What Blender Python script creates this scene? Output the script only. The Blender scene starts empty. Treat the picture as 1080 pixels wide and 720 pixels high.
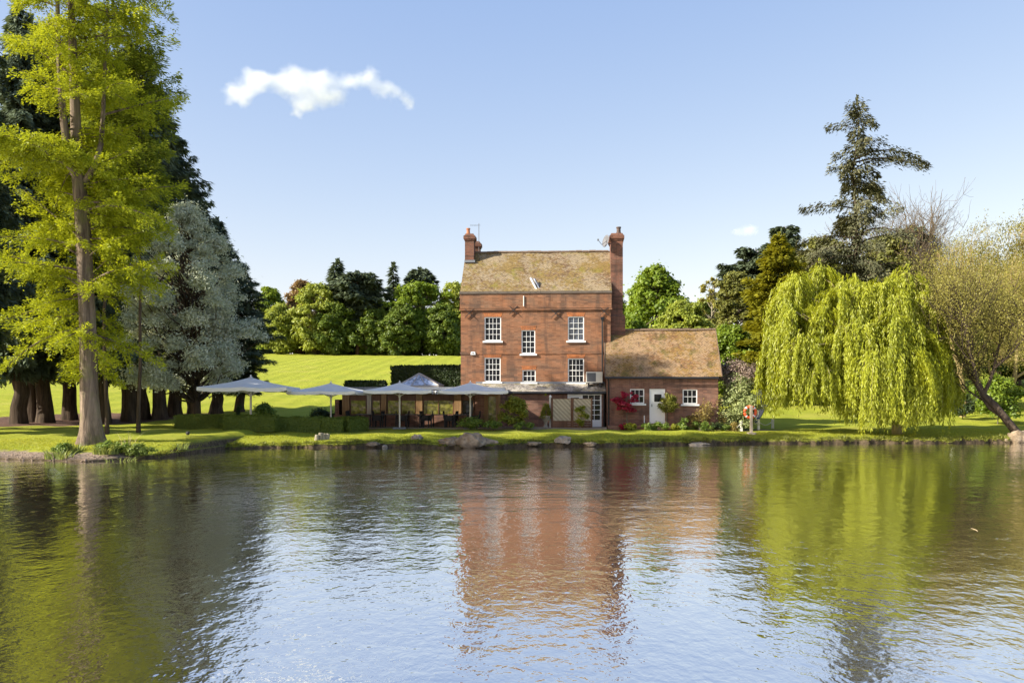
import bpy, math, random
import numpy as np
from mathutils import Vector, noise as mnoise

R = math.radians
C = bpy.context.scene.collection
SC = bpy.context.scene

# ------------------------------------------------------------------ camera, light, exposure
F = 1000.0          # focal length in pixels of a 1080 px wide frame
HY = 420.0          # row of the horizon
CZ = 2.3            # eye height above the water
cam_d = bpy.data.cameras.new('camera')
cam = bpy.data.objects.new('camera', cam_d); C.objects.link(cam)
cam.location = (0, 0, CZ); cam.rotation_euler = (R(90), 0, 0)
cam_d.sensor_width = 36.0; cam_d.lens = 36.0 * F / 1080.0
cam_d.shift_y = (HY - 360.0) / 1080.0
cam_d.clip_end = 6000.0
SC.camera = cam

SUN_EL = R(32.0)
SUN_H = Vector((0.945, 0.327, 0)).normalized()      # the way the light travels over the ground
world = bpy.data.worlds.new('World'); SC.world = world; world.use_nodes = True
wn = world.node_tree; wn.nodes.clear()
sky = wn.nodes.new('ShaderNodeTexSky'); sky.sky_type = 'NISHITA'; sky.sun_disc = False
sky.sun_elevation = SUN_EL
sky.sun_rotation = math.atan2(-SUN_H.x, -SUN_H.y)
sky.air_density = 1.0; sky.dust_density = 0.7; sky.ozone_density = 2.0
bgn = wn.nodes.new('ShaderNodeBackground'); bgn.inputs['Strength'].default_value = 0.095
wo = wn.nodes.new('ShaderNodeOutputWorld')
hs = wn.nodes.new('ShaderNodeHueSaturation'); hs.inputs['Saturation'].default_value = 0.86
wn.links.new(sky.outputs[0], hs.inputs['Color'])
# spring haze: the real sky was paler and more even than the model's
sx_ = wn.nodes.new('ShaderNodeSeparateColor'); cx_ = wn.nodes.new('ShaderNodeCombineColor'); wn.links.new(hs.outputs[0], sx_.inputs[0])
for ch, (ga, of) in enumerate(((1.24, -0.12), (0.86, 0.62), (0.42, 2.60))):
    mm = wn.nodes.new('ShaderNodeMath'); mm.operation = 'MULTIPLY_ADD'; mm.inputs[1].default_value = ga; mm.inputs[2].default_value = of
    wn.links.new(sx_.outputs[ch], mm.inputs[0]); m0 = wn.nodes.new('ShaderNodeMath'); m0.operation = 'MAXIMUM'; m0.inputs[1].default_value = 0.0
    wn.links.new(mm.outputs[0], m0.inputs[0]); wn.links.new(m0.outputs[0], cx_.inputs[ch])
wn.links.new(cx_.outputs[0], bgn.inputs['Color']); wn.links.new(bgn.outputs[0], wo.inputs['Surface'])
sun_d = bpy.data.lights.new('sun', 'SUN'); sun_d.energy = 5.0; sun_d.angle = R(0.55); sun_d.color = (1.0, 0.93, 0.80)
sun = bpy.data.objects.new('sun', sun_d); C.objects.link(sun)
sd = Vector((SUN_H.x * math.cos(SUN_EL), SUN_H.y * math.cos(SUN_EL), -math.sin(SUN_EL)))
sun.rotation_euler = sd.to_track_quat('-Z', 'Y').to_euler(); sun.location = (-60, -20, 60)
SC.view_settings.view_transform = 'Standard'; SC.view_settings.look = 'None'
SC.view_settings.exposure = 1.15; SC.view_settings.gamma = 1.0
cy = SC.cycles
cy.use_denoising = True
cy.max_bounces = 6; cy.diffuse_bounces = 3; cy.glossy_bounces = 3; cy.transmission_bounces = 3
cy.transparent_max_bounces = 6; cy.volume_bounces = 3
cy.use_adaptive_sampling = True; cy.adaptive_threshold = 0.015

# ------------------------------------------------------------------ helpers: placing
def WX(px, Y): return (px - 540.0) / F * Y
def WZ(py, Y): return CZ + (HY - py) / F * Y

def tag(o, label=None, cat=None, group=None, kind=None):
    if label: o['label'] = label
    if cat: o['category'] = cat
    if group: o['group'] = group
    if kind: o['kind'] = kind
    return o

def empty(name, loc, rz=0.0, label=None, cat=None, group=None):
    o = bpy.data.objects.new(name, None); C.objects.link(o)
    o.location = loc; o.rotation_euler = (0, 0, rz); o.empty_display_size = 0.2
    return tag(o, label, cat, group)

def copy_tree(o, parent=None):
    c = o.copy(); C.objects.link(c); c.parent = parent
    for ch in list(o.children): copy_tree(ch, c)
    return c

# ------------------------------------------------------------------ helpers: materials
def nodes_of(name):
    m = bpy.data.materials.new(name); m.use_nodes = True
    nt = m.node_tree; nt.nodes.clear()
    out = nt.nodes.new('ShaderNodeOutputMaterial')
    return m, nt, out

class NT:
    """small shorthand for building node trees"""
    def __init__(s, name):
        s.m, s.nt, s.out = nodes_of(name)
    def n(s, t, **kw):
        nd = s.nt.nodes.new(t)
        for k, v in kw.items(): setattr(nd, k, v)
        return nd
    def l(s, a, b): s.nt.links.new(a, b)
    def obj(s): return s.n('ShaderNodeTexCoord').outputs['Object']
    def pos(s): return s.n('ShaderNodeNewGeometry').outputs['Position']
    def mapping(s, vec, scale=(1, 1, 1), loc=(0, 0, 0)):
        m = s.n('ShaderNodeMapping'); m.inputs['Scale'].default_value = scale; m.inputs['Location'].default_value = loc
        s.l(vec, m.inputs['Vector']); return m.outputs[0]
    def noise(s, vec, scale, detail=4.0, rough=0.55, dist=0.0):
        t = s.n('ShaderNodeTexNoise'); t.inputs['Scale'].default_value = scale
        t.inputs['Detail'].default_value = detail; t.inputs['Roughness'].default_value = rough
        t.inputs['Distortion'].default_value = dist
        s.l(vec, t.inputs['Vector']); return t.outputs['Fac']
    def ramp(s, fac, a, b, lo=(0, 0, 0, 1), hi=(1, 1, 1, 1)):
        r = s.n('ShaderNodeValToRGB'); e = r.color_ramp.elements
        e[0].position = a; e[1].position = b; e[0].color = lo; e[1].color = hi
        s.l(fac, r.inputs[0]); return r.outputs[0]
    def mix(s, fac, a, b, blend='MIX'):
        m = s.n('ShaderNodeMix', data_type='RGBA', blend_type=blend)
        for sock, v in ((m.inputs[0], fac), (m.inputs[6], a), (m.inputs[7], b)):
            if isinstance(v, (int, float)): sock.default_value = v
            elif isinstance(v, tuple): sock.default_value = v if len(v) == 4 else (*v, 1)
            else: s.l(v, sock)
        return m.outputs[2]
    def math(s, op, a, b=None):
        m = s.n('ShaderNodeMath', operation=op)
        for sock, v in ((m.inputs[0], a), (m.inputs[1], b)):
            if v is None: continue
            if isinstance(v, (int, float)): sock.default_value = v
            else: s.l(v, sock)
        return m.outputs[0]
    def attr(s, name):
        return s.n('ShaderNodeAttribute', attribute_name=name).outputs['Fac']
    def bump(s, h, strength=0.5, dist=0.02):
        b = s.n('ShaderNodeBump'); b.inputs['Strength'].default_value = strength; b.inputs['Distance'].default_value = dist
        s.l(h, b.inputs['Height']); return b.outputs[0]
    def bsdf(s, col, rough=0.8, spec=0.3, normal=None, metal=0.0):
        p = s.n('ShaderNodeBsdfPrincipled')
        for sock, v in (('Base Color', col), ('Roughness', rough), ('Specular IOR Level', spec), ('Metallic', metal)):
            if isinstance(v, (int, float)): p.inputs[sock].default_value = v
            elif isinstance(v, tuple): p.inputs[sock].default_value = (*v, 1) if len(v) == 3 else v
            else: s.l(v, p.inputs[sock])
        if normal is not None: s.l(normal, p.inputs['Normal'])
        s.l(p.outputs[0], s.out.inputs['Surface']); return s.m

def foliage(name, c1, c2, trans=0.35, patch=0.5, pc=None):
    """leaf material: per-leaf tone between two leaf colours, larger patches of older leaf"""
    t = NT(name)
    col = t.mix(t.attr('tone'), (*c1, 1), (*c2, 1))
    nz = t.ramp(t.noise(t.obj(), patch, 2.0), 0.35, 0.65)
    pcx = pc if pc else tuple((a * 0.8 + b * 0.2) * 0.8 for a, b in zip(c1, c2))
    col = t.mix(t.math('MULTIPLY', nz, 0.45), col, (*pcx, 1))
    d = t.n('ShaderNodeBsdfDiffuse'); tr = t.n('ShaderNodeBsdfTranslucent')
    t.l(col, d.inputs['Color'])
    hue = t.mix(0.5, col, (min(1, c2[0] * 1.5), min(1, c2[1] * 1.35), c2[2] * 0.7, 1))
    t.l(hue, tr.inputs['Color'])
    mx = t.n('ShaderNodeMixShader'); mx.inputs[0].default_value = trans
    t.l(d.outputs[0], mx.inputs[1]); t.l(tr.outputs[0], mx.inputs[2])
    g = t.n('ShaderNodeBsdfGlossy'); g.inputs['Roughness'].default_value = 0.5
    g.inputs['Color'].default_value = (1, 1, 1, 1)
    m2 = t.n('ShaderNodeMixShader'); m2.inputs[0].default_value = 0.02
    t.l(mx.outputs[0], m2.inputs[1]); t.l(g.outputs[0], m2.inputs[2])
    t.l(m2.outputs[0], t.out.inputs['Surface'])
    return t.m

def bark(name, c1, c2, sc=6.0, stretch=0.12, bump=0.8, dist=0.05, moss=None):
    t = NT(name)
    o = t.obj()
    v = t.mapping(o, (1, 1, stretch))
    n1 = t.noise(v, sc, 6.0, 0.65, 0.6)
    n2 = t.noise(o, 0.8, 3.0)
    col = t.mix(t.ramp(n1, 0.35, 0.65), (*c1, 1), (*c2, 1))
    col = t.mix(t.math('MULTIPLY', t.ramp(n2, 0.4, 0.7), 0.5), col, tuple(x * 0.6 for x in c1))
    if moss:
        col = t.mix(t.math('MULTIPLY', t.ramp(t.noise(o, 1.7, 4.0), 0.5, 0.68), 0.6), col, moss)
    return t.bsdf(col, 0.9, 0.15, t.bump(n1, bump, dist))

def plain(name, col, rough=0.6, spec=0.4, var=0.12, sc=3.0, metal=0.0):
    t = NT(name)
    n1 = t.noise(t.obj(), sc, 5.0, 0.6)
    c = t.mix(n1, tuple(x * (1 - var) for x in col), tuple(min(1, x * (1 + var)) for x in col))
    return t.bsdf(c, rough, spec, None, metal)

def brick_mat(name, ca, cb, cm, patch_a, patch_b, stain):
    t = NT(name)
    o = t.obj()
    sp = t.n('ShaderNodeSeparateXYZ'); t.l(o, sp.inputs[0])
    cb_ = t.n('ShaderNodeCombineXYZ')
    t.l(t.math('ADD', sp.outputs[0], sp.outputs[1]), cb_.inputs[0]); t.l(sp.outputs[2], cb_.inputs[1])
    b = t.n('ShaderNodeTexBrick'); b.offset = 0.5
    t.l(cb_.outputs[0], b.inputs['Vector'])
    b.inputs['Scale'].default_value = 1.0; b.inputs['Brick Width'].default_value = 0.225
    b.inputs['Row Height'].default_value = 0.076; b.inputs['Mortar Size'].default_value = 0.007
    b.inputs['Mortar Smooth'].default_value = 0.3; b.inputs['Bias'].default_value = -0.1
    b.inputs['Color1'].default_value = (*ca, 1); b.inputs['Color2'].default_value = (*cb, 1)
    b.inputs['Mortar'].default_value = (*cm, 1)
    p1 = t.ramp(t.noise(o, 0.55, 4.0, 0.6, 0.5), 0.38, 0.66)
    col = t.mix(t.math('MULTIPLY', p1, 0.55), b.outputs['Color'], (*patch_a, 1))
    p2 = t.ramp(t.noise(t.mapping(o, (1, 1, 2.5), (7, 3, 1)), 0.9, 5.0, 0.65, 0.4), 0.5, 0.68)
    col = t.mix(t.math('MULTIPLY', p2, 0.55), col, (*patch_b, 1))
    p3 = t.ramp(t.noise(t.mapping(o, (3.2, 3.2, 0.5), (2, 9, 4)), 0.75, 4.0, 0.6), 0.50, 0.64)
    col = t.mix(t.math('MULTIPLY', p3, 0.6), col, (*stain, 1))
    p5 = t.ramp(t.noise(t.mapping(o, (0.5, 0.5, 3.0), (5, 2, 8)), 1.1, 4.0, 0.6), 0.5, 0.64)
    col = t.mix(t.math('MULTIPLY', p5, 0.62), col, (*stain, 1))
    wn_ = t.n('ShaderNodeTexWhiteNoise')
    sn = t.n('ShaderNodeVectorMath', operation='SNAP'); sn.inputs[1].default_value = (0.225, 0.076, 1)
    t.l(cb_.outputs[0], sn.inputs[0]); t.l(sn.outputs[0], wn_.inputs['Vector'])
    col = t.mix(t.math('MULTIPLY', t.ramp(wn_.outputs['Value'], 0.72, 0.95), 0.4), col, tuple(x * 0.45 for x in ca))
    col = t.mix(t.math('MULTIPLY', t.ramp(wn_.outputs['Value'], 0.0, 0.2, (1, 1, 1, 1), (0, 0, 0, 1)), 0.35), col, tuple(min(1, x * 1.6) for x in ca))
    h = t.math('ADD', b.outputs['Fac'], t.math('MULTIPLY', t.noise(o, 30.0, 3.0), -0.5))
    inv = t.math('MULTIPLY', h, -1.0)
    return t.bsdf(col, 0.88, 0.2, t.bump(inv, 0.5, 0.012))

def tile_mat(name, c1, c2, lich, pale, lsc=0.7, la=0.48, moss=(0.09, 0.085, 0.02)):
    t = NT(name)
    o = t.obj()
    col = t.mix(t.attr('tone'), (*c1, 1), (*c2, 1))
    l1 = t.math('ADD', t.math('MULTIPLY', t.noise(o, lsc, 6.0, 0.7, 0.4), 0.65), t.math('MULTIPLY', t.noise(o, 5.0, 4.0, 0.75), 0.45))
    col = t.mix(t.math('MULTIPLY', t.ramp(l1, la + 0.04, la + 0.12), 0.7), col, (*lich, 1))
    l2 = t.math('ADD', t.math('MULTIPLY', t.noise(t.mapping(o, (1, 1, 1), (4, 8, 2)), 0.8, 4.0, 0.65), 0.6), t.math('MULTIPLY', t.noise(t.mapping(o, (1, 1, 1.4)), 5.5, 4.0, 0.8), 0.6))
    col = t.mix(t.math('MULTIPLY', t.ramp(l2, 0.57, 0.64), 0.8), col, (*pale, 1))
    l3 = t.noise(t.mapping(o, (1, 1, 1), (14, 3, 5)), 1.3, 5.0, 0.7)
    col = t.mix(t.math('MULTIPLY', t.ramp(l3, 0.54, 0.66), 0.7), col, (*moss, 1))
    l4 = t.noise(t.mapping(o, (1, 1, 1), (1, 13, 5)), 6.0, 4.0, 0.8)
    col = t.mix(t.math('MULTIPLY', t.ramp(l4, 0.52, 0.62), 0.65), col, (0.07, 0.05, 0.035, 1))
    return t.bsdf(col, 0.92, 0.15, t.bump(t.noise(o, 14.0, 4.0, 0.7), 0.6, 0.02))

# ------------------------------------------------------------------ helpers: meshes
def mesh_np(name, V, F_, mat, parent=None, tone=None, smooth=False, loc=None):
    """V (n,3); F_ list of (m,k) index arrays, k = 3 or 4"""
    V = np.asarray(V, dtype=np.float32)
    me = bpy.data.meshes.new(name)
    me.vertices.add(len(V)); me.vertices.foreach_set('co', V.ravel())
    F_ = [np.asarray(f, dtype=np.int32) for f in F_ if len(f)]
    nl = sum(f.size for f in F_); nf = sum(len(f) for f in F_)
    me.loops.add(nl); me.polygons.add(nf)
    me.loops.foreach_set('vertex_index', np.concatenate([f.ravel() for f in F_]))
    tot = np.concatenate([np.full(len(f), f.shape[1], dtype=np.int32) for f in F_])
    st = np.concatenate([[0], np.cumsum(tot)[:-1]]).astype(np.int32)
    me.polygons.foreach_set('loop_start', st)
    try: me.polygons.foreach_set('loop_total', tot)
    except Exception: pass
    if smooth: me.polygons.foreach_set('use_smooth', np.ones(nf, dtype=bool))
    me.update(calc_edges=True)
    if tone is not None:
        a = me.attributes.new('tone', 'FLOAT', 'FACE'); a.data.foreach_set('value', np.asarray(tone, dtype=np.float32))
    me.materials.append(mat)
    o = bpy.data.objects.new(name, me); C.objects.link(o)
    if parent: o.parent = parent
    if loc: o.location = loc
    return o

def unit(a): return a / np.maximum(np.linalg.norm(a, axis=-1, keepdims=True), 1e-9)

def leaf_arrays(P, D, N, L, W, fold=0.0):
    """rhombic leaves; P base points, D directions, N face normals, L/W arrays"""
    D = unit(D); S = unit(np.cross(D, N)); n = len(P)
    L = np.broadcast_to(np.asarray(L, dtype=float), (n,))[:, None]; W = np.broadcast_to(np.asarray(W, dtype=float), (n,))[:, None]
    Nn = unit(np.cross(S, D))
    v = np.empty((n, 4, 3))
    v[:, 0] = P; v[:, 1] = P + D * L * 0.45 + S * W * 0.5 + Nn * W * fold
    v[:, 2] = P + D * L; v[:, 3] = P + D * L * 0.45 - S * W * 0.5 + Nn * W * fold
    return v.reshape(-1, 3), np.arange(n * 4, dtype=np.int32).reshape(n, 4)

class Leaves:
    def __init__(s): s.v = []; s.t = []; s.n = 0
    def add(s, P, D, N, L, W, tone, fold=0.0):
        v, f = leaf_arrays(P, D, N, L, W, fold)
        s.v.append(v); s.t.append(np.clip(np.broadcast_to(tone, (len(P),)), 0, 1)); s.n += len(P)
    def build(s, name, mat, parent):
        V = np.concatenate(s.v); return mesh_np(name, V, [np.arange(len(V), dtype=np.int32).reshape(-1, 4)], mat, parent, np.concatenate(s.t))

class Tubes:
    def __init__(s): s.v = []; s.f = []; s.n = 0
    def add(s, pts, rad, k=6, cap=True, lobes=None):
        pts = np.asarray(pts, dtype=float); m = len(pts)
        rad = np.broadcast_to(np.asarray(rad, dtype=float), (m,))
        T = np.gradient(pts, axis=0); T = unit(T)
        ref = np.array([0.0, 0, 1]) if abs(T[:, 2]).mean() < 0.8 else np.array([0.0, 1, 0])
        A = unit(np.cross(T, ref)); B = np.cross(T, A)
        th = np.arange(k) * 2 * math.pi / k
        rr = rad[:, None] * np.ones(k)[None, :]
        if lobes is not None: rr = rr * lobes
        ring = pts[:, None, :] + rr[..., None] * (np.cos(th)[None, :, None] * A[:, None, :] + np.sin(th)[None, :, None] * B[:, None, :])
        i = np.arange(m - 1)[:, None] * k; j = np.arange(k)[None, :]; j2 = (j + 1) % k
        q = np.stack([i + j, i + j2, i + k + j2, i + k + j], -1).reshape(-1, 4) + s.n
        s.v.append(ring.reshape(-1, 3)); s.f.append(q); s.n += m * k
    def build(s, name, mat, parent=None, smooth=True):
        return mesh_np(name, np.concatenate(s.v), [np.concatenate(s.f)], mat, parent, smooth=smooth)

class MB:
    """collects boxes, quads, prisms into one mesh"""
    def __init__(s): s.v = []; s.f = []; s.tone = []
    def quad(s, *p, tone=0.5):
        i = len(s.v); s.v += [tuple(q) for q in p]; s.f.append(tuple(range(i, i + len(p)))); s.tone.append(tone)
    def box(s, x0, x1, y0, y1, z0, z1, tone=0.5):
        i = len(s.v)
        s.v += [(x0, y0, z0), (x1, y0, z0), (x1, y1, z0), (x0, y1, z0), (x0, y0, z1), (x1, y0, z1), (x1, y1, z1), (x0, y1, z1)]
        for f in ((0, 3, 2, 1), (4, 5, 6, 7), (0, 1, 5, 4), (1, 2, 6, 5), (2, 3, 7, 6), (3, 0, 4, 7)):
            s.f.append(tuple(i + k for k in f)); s.tone.append(tone)
    def frustum(s, x0, x1, y0, y1, z0, X0, X1, Y0, Y1, z1, tone=0.5):
        i = len(s.v)
        s.v += [(x0, y0, z0), (x1, y0, z0), (x1, y1, z0), (x0, y1, z0), (X0, Y0, z1), (X1, Y0, z1), (X1, Y1, z1), (X0, Y1, z1)]
        for f in ((0, 3, 2, 1), (4, 5, 6, 7), (0, 1, 5, 4), (1, 2, 6, 5), (2, 3, 7, 6), (3, 0, 4, 7)):
            s.f.append(tuple(i + k for k in f)); s.tone.append(tone)
    def bar(s, a, b, w, h):
        a = Vector(a); b = Vector(b); d = (b - a).normalized()
        up = Vector((0, 0, 1)) if abs(d.z) < 0.95 else Vector((0, 1, 0))
        sx = d.cross(up).normalized() * w / 2; sy = d.cross(sx).normalized() * h / 2
        i = len(s.v)
        for p in (a, b):
            for m, n in ((-1, -1), (1, -1), (1, 1), (-1, 1)): s.v.append(tuple(p + sx * m + sy * n))
        for f in ((0, 1, 2, 3), (7, 6, 5, 4), (0, 4, 5, 1), (1, 5, 6, 2), (2, 6, 7, 3), (3, 7, 4, 0)):
            s.f.append(tuple(i + k for k in f)); s.tone.append(0.5)
    def cyl(s, c, r0, r1, z0, z1, k=12):
        i = len(s.v)
        for r, z in ((r0, z0), (r1, z1)):
            for j in range(k):
                a = 2 * math.pi * j / k; s.v.append((c[0] + r * math.cos(a), c[1] + r * math.sin(a), z))
        for j in range(k):
            s.f.append((i + j, i + (j + 1) % k, i + k + (j + 1) % k, i + k + j)); s.tone.append(0.5)
        s.f.append(tuple(i + k + j for j in range(k))); s.tone.append(0.5)
        s.f.append(tuple(i + k - 1 - j for j in range(k))); s.tone.append(0.5)
    def lathe(s, prof, c=(0, 0), k=14):
        i = len(s.v)
        for r, z in prof:
            for j in range(k):
                a = 2 * math.pi * j / k; s.v.append((c[0] + r * math.cos(a), c[1] + r * math.sin(a), z))
        for m in range(len(prof) - 1):
            for j in range(k):
                s.f.append((i + m * k + j, i + m * k + (j + 1) % k, i + (m + 1) * k + (j + 1) % k, i + (m + 1) * k + j)); s.tone.append(0.5)
    def build(s, name, mat, parent=None, loc=(0, 0, 0), smooth=False, bevel=0.0, tones=False):
        me = bpy.data.meshes.new(name); me.from_pydata(s.v, [], s.f); me.update()
        if tones:
            a = me.attributes.new('tone', 'FLOAT', 'FACE'); a.data.foreach_set('value', s.tone)
        me.materials.append(mat)
        if smooth: me.polygons.foreach_set('use_smooth', [True] * len(me.polygons))
        o = bpy.data.objects.new(name, me); C.objects.link(o); o.location = loc
        if parent: o.parent = parent
        if bevel:
            b = o.modifiers.new('bevel', 'BEVEL'); b.width = bevel; b.segments = 2; b.limit_method = 'ANGLE'
        return o

# ------------------------------------------------------------------ palette
M = {}
M['bark_red'] = bark('bark_redwood', (0.075, 0.055, 0.042), (0.27, 0.205, 0.15), 5.0, 0.10, 1.0, 0.09, moss=(0.13, 0.13, 0.05, 1))
M['bark_dark'] = bark('bark_conifer', (0.036, 0.027, 0.02), (0.11, 0.08, 0.056), 7.0, 0.1)
M['bark_grey'] = bark('bark_grey', (0.10, 0.085, 0.06), (0.24, 0.20, 0.15), 8.0, 0.15, moss=(0.09, 0.09, 0.03, 1))
M['bark_pale'] = bark('bark_pale', (0.22, 0.19, 0.14), (0.42, 0.37, 0.28), 8.0, 0.3)
M['bark_pine'] = bark('bark_pine', (0.20, 0.11, 0.06), (0.36, 0.22, 0.13), 6.0, 0.2)
M['redwood'] = foliage('leaf_redwood', (0.20, 0.25, 0.012), (0.40, 0.44, 0.022), 0.45, 0.5)
M['redwood2'] = foliage('leaf_redwood_dull', (0.14, 0.19, 0.022), (0.28, 0.33, 0.04), 0.45, 0.4)
M['conifer'] = foliage('leaf_dark_conifer', (0.065, 0.092, 0.064), (0.18, 0.225, 0.135), 0.16, 0.35)
M['silver'] = foliage('leaf_silver', (0.36, 0.40, 0.28), (0.70, 0.72, 0.58), 0.25, 0.6, pc=(0.22, 0.27, 0.20))
M['willow'] = foliage('leaf_willow', (0.19, 0.23, 0.012), (0.44, 0.46, 0.03), 0.42, 0.8)
M['chestnut'] = foliage('leaf_chestnut', (0.10, 0.17, 0.014), (0.26, 0.34, 0.03), 0.35, 0.5)
M['lime'] = foliage('leaf_lime', (0.20, 0.26, 0.03), (0.40, 0.44, 0.08), 0.38, 0.4)
M['olive2'] = foliage('leaf_dull_olive', (0.12, 0.135, 0.03), (0.28, 0.28, 0.07), 0.3, 0.4)
M['holly_gold'] = foliage('leaf_round_head', (0.10, 0.12, 0.015), (0.33, 0.31, 0.05), 0.3, 2.0)
M['mid'] = foliage('leaf_mid', (0.07, 0.12, 0.018), (0.19, 0.25, 0.035), 0.3, 0.4)
M['pine'] = foliage('leaf_pine', (0.055, 0.080, 0.055), (0.15, 0.185, 0.10), 0.1, 0.5)
M['fir'] = foliage('leaf_fir', (0.055, 0.068, 0.042), (0.19, 0.18, 0.085), 0.12, 0.5)
M['gold'] = foliage('leaf_gold_conifer', (0.09, 0.11, 0.010), (0.38, 0.35, 0.025), 0.25, 0.6)
M['olive'] = foliage('leaf_budding', (0.20, 0.18, 0.04), (0.38, 0.35, 0.075), 0.35, 0.5)
M['bronze'] = foliage('leaf_bronze', (0.17, 0.10, 0.035), (0.30, 0.20, 0.08), 0.3, 0.4)
M['twig'] = plain('twig', (0.15, 0.115, 0.075), 0.9, 0.1, 0.3, 2.0)
M['twig_gold'] = plain('twig_gold', (0.34, 0.26, 0.12), 0.9, 0.1, 0.3, 2.0)
M['hedge'] = foliage('leaf_hedge', (0.085, 0.13, 0.02), (0.22, 0.27, 0.04), 0.2, 0.8)
M['yew_hedge'] = foliage('leaf_yew_hedge', (0.022, 0.04, 0.013), (0.065, 0.09, 0.025), 0.1, 0.8)
M['maple'] = foliage('leaf_maple', (0.26, 0.012, 0.035), (0.52, 0.035, 0.085), 0.4, 1.5)
M['holly'] = foliage('leaf_holly', (0.09, 0.14, 0.03), (0.50, 0.53, 0.24), 0.2, 3.0)
M['mauve'] = foliage('leaf_mauve', (0.19, 0.135, 0.11), (0.38, 0.29, 0.23), 0.2, 2.0)
M['shrub_yellow'] = foliage('leaf_shrub_yellow', (0.14, 0.17, 0.015), (0.33, 0.33, 0.03), 0.35, 1.5)
M['shrub_green'] = foliage('leaf_shrub_green', (0.08, 0.14, 0.02), (0.24, 0.32, 0.05), 0.3, 1.5)
M['shrub_brown'] = foliage('leaf_shrub_brown', (0.20, 0.14, 0.04), (0.40, 0.33, 0.10), 0.3, 1.5)
M['iris'] = foliage('leaf_iris', (0.10, 0.15, 0.03), (0.32, 0.36, 0.10), 0.3, 1.5)
M['reed'] = plain('dry_reed', (0.48, 0.38, 0.22), 0.9, 0.1, 0.3)

M['brick'] = brick_mat('brick_orange', (0.265, 0.122, 0.066), (0.195, 0.096, 0.057), (0.26, 0.18, 0.12), (0.325, 0.122, 0.048), (0.215, 0.135, 0.085), (0.085, 0.058, 0.045))
M['brick_plum'] = brick_mat('brick_plum', (0.225, 0.108, 0.072), (0.165, 0.085, 0.062), (0.25, 0.19, 0.15), (0.25, 0.115, 0.07), (0.23, 0.15, 0.11), (0.09, 0.055, 0.045))
M['brick_stack'] = brick_mat('brick_chimney', (0.20, 0.085, 0.055), (0.12, 0.06, 0.045), (0.18, 0.14, 0.11), (0.19, 0.075, 0.045), (0.12, 0.075, 0.05), (0.055, 0.038, 0.03))
M['tile'] = tile_mat('roof_tiles_mossy', (0.10, 0.06, 0.036), (0.22, 0.14, 0.08), (0.24, 0.17, 0.055), (0.30, 0.24, 0.16), 0.45, 0.43, moss=(0.19, 0.165, 0.03))
M['tile_red'] = tile_mat('roof_tiles_brown', (0.12, 0.066, 0.036), (0.27, 0.148, 0.07), (0.26, 0.165, 0.045), (0.32, 0.22, 0.13), 0.5, 0.45)
M['tile_dark'] = plain('ridge_tiles', (0.16, 0.11, 0.075), 0.9, 0.2, 0.45, 3.0)
M['coping'] = plain('coping', (0.13, 0.105, 0.085), 0.9, 0.2, 0.45, 4.0)
M['white'] = plain('white_paint', (0.78, 0.77, 0.74), 0.45, 0.4, 0.05)
M['offwhite'] = plain('off_white', (0.66, 0.62, 0.55), 0.6, 0.3, 0.12, 5.0)
M['glass'] = None
M['gutter'] = plain('black_gutter', (0.018, 0.018, 0.02), 0.4, 0.5)
M['iron'] = plain('iron', (0.03, 0.028, 0.03), 0.7, 0.4)
M['lead'] = plain('lead', (0.17, 0.18, 0.20), 0.55, 0.5, 0.25, 2.0)
M['terracotta'] = plain('terracotta', (0.42, 0.17, 0.09), 0.85, 0.2, 0.2)
M['pot_dark'] = plain('pot_dark', (0.11, 0.08, 0.07), 0.85, 0.2, 0.3)
M['dish'] = plain('dish_grey', (0.13, 0.13, 0.14), 0.6, 0.4)
M['wood'] = bark('wood_oak', (0.22, 0.13, 0.06), (0.36, 0.22, 0.11), 9.0, 0.06, 0.4, 0.01)
M['wood_grey'] = bark('wood_weathered', (0.30, 0.25, 0.18), (0.48, 0.41, 0.31), 9.0, 0.06, 0.4, 0.01)
M['wood_dark'] = bark('wood_stained', (0.10, 0.055, 0.035), (0.19, 0.10, 0.06), 9.0, 0.06, 0.4, 0.01)
M['rattan'] = plain('rattan', (0.028, 0.026, 0.028), 0.7, 0.3, 0.4, 20.0)
M['pavement'] = plain('paving_stone', (0.20, 0.165, 0.12), 0.9, 0.2, 0.3, 1.5)
M['asphalt'] = plain('drive_asphalt', (0.035, 0.037, 0.045), 0.9, 0.2, 0.25, 2.0)
M['buoy'] = plain('buoy_orange', (0.72, 0.10, 0.025), 0.5, 0.4, 0.12)
M['rope'] = plain('rope', (0.62, 0.58, 0.50), 0.9, 0.1)
M['ac'] = plain('ac_casing', (0.62, 0.58, 0.50), 0.5, 0.4, 0.06)
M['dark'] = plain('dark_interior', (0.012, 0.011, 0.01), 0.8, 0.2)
M['panel'] = None

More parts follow.
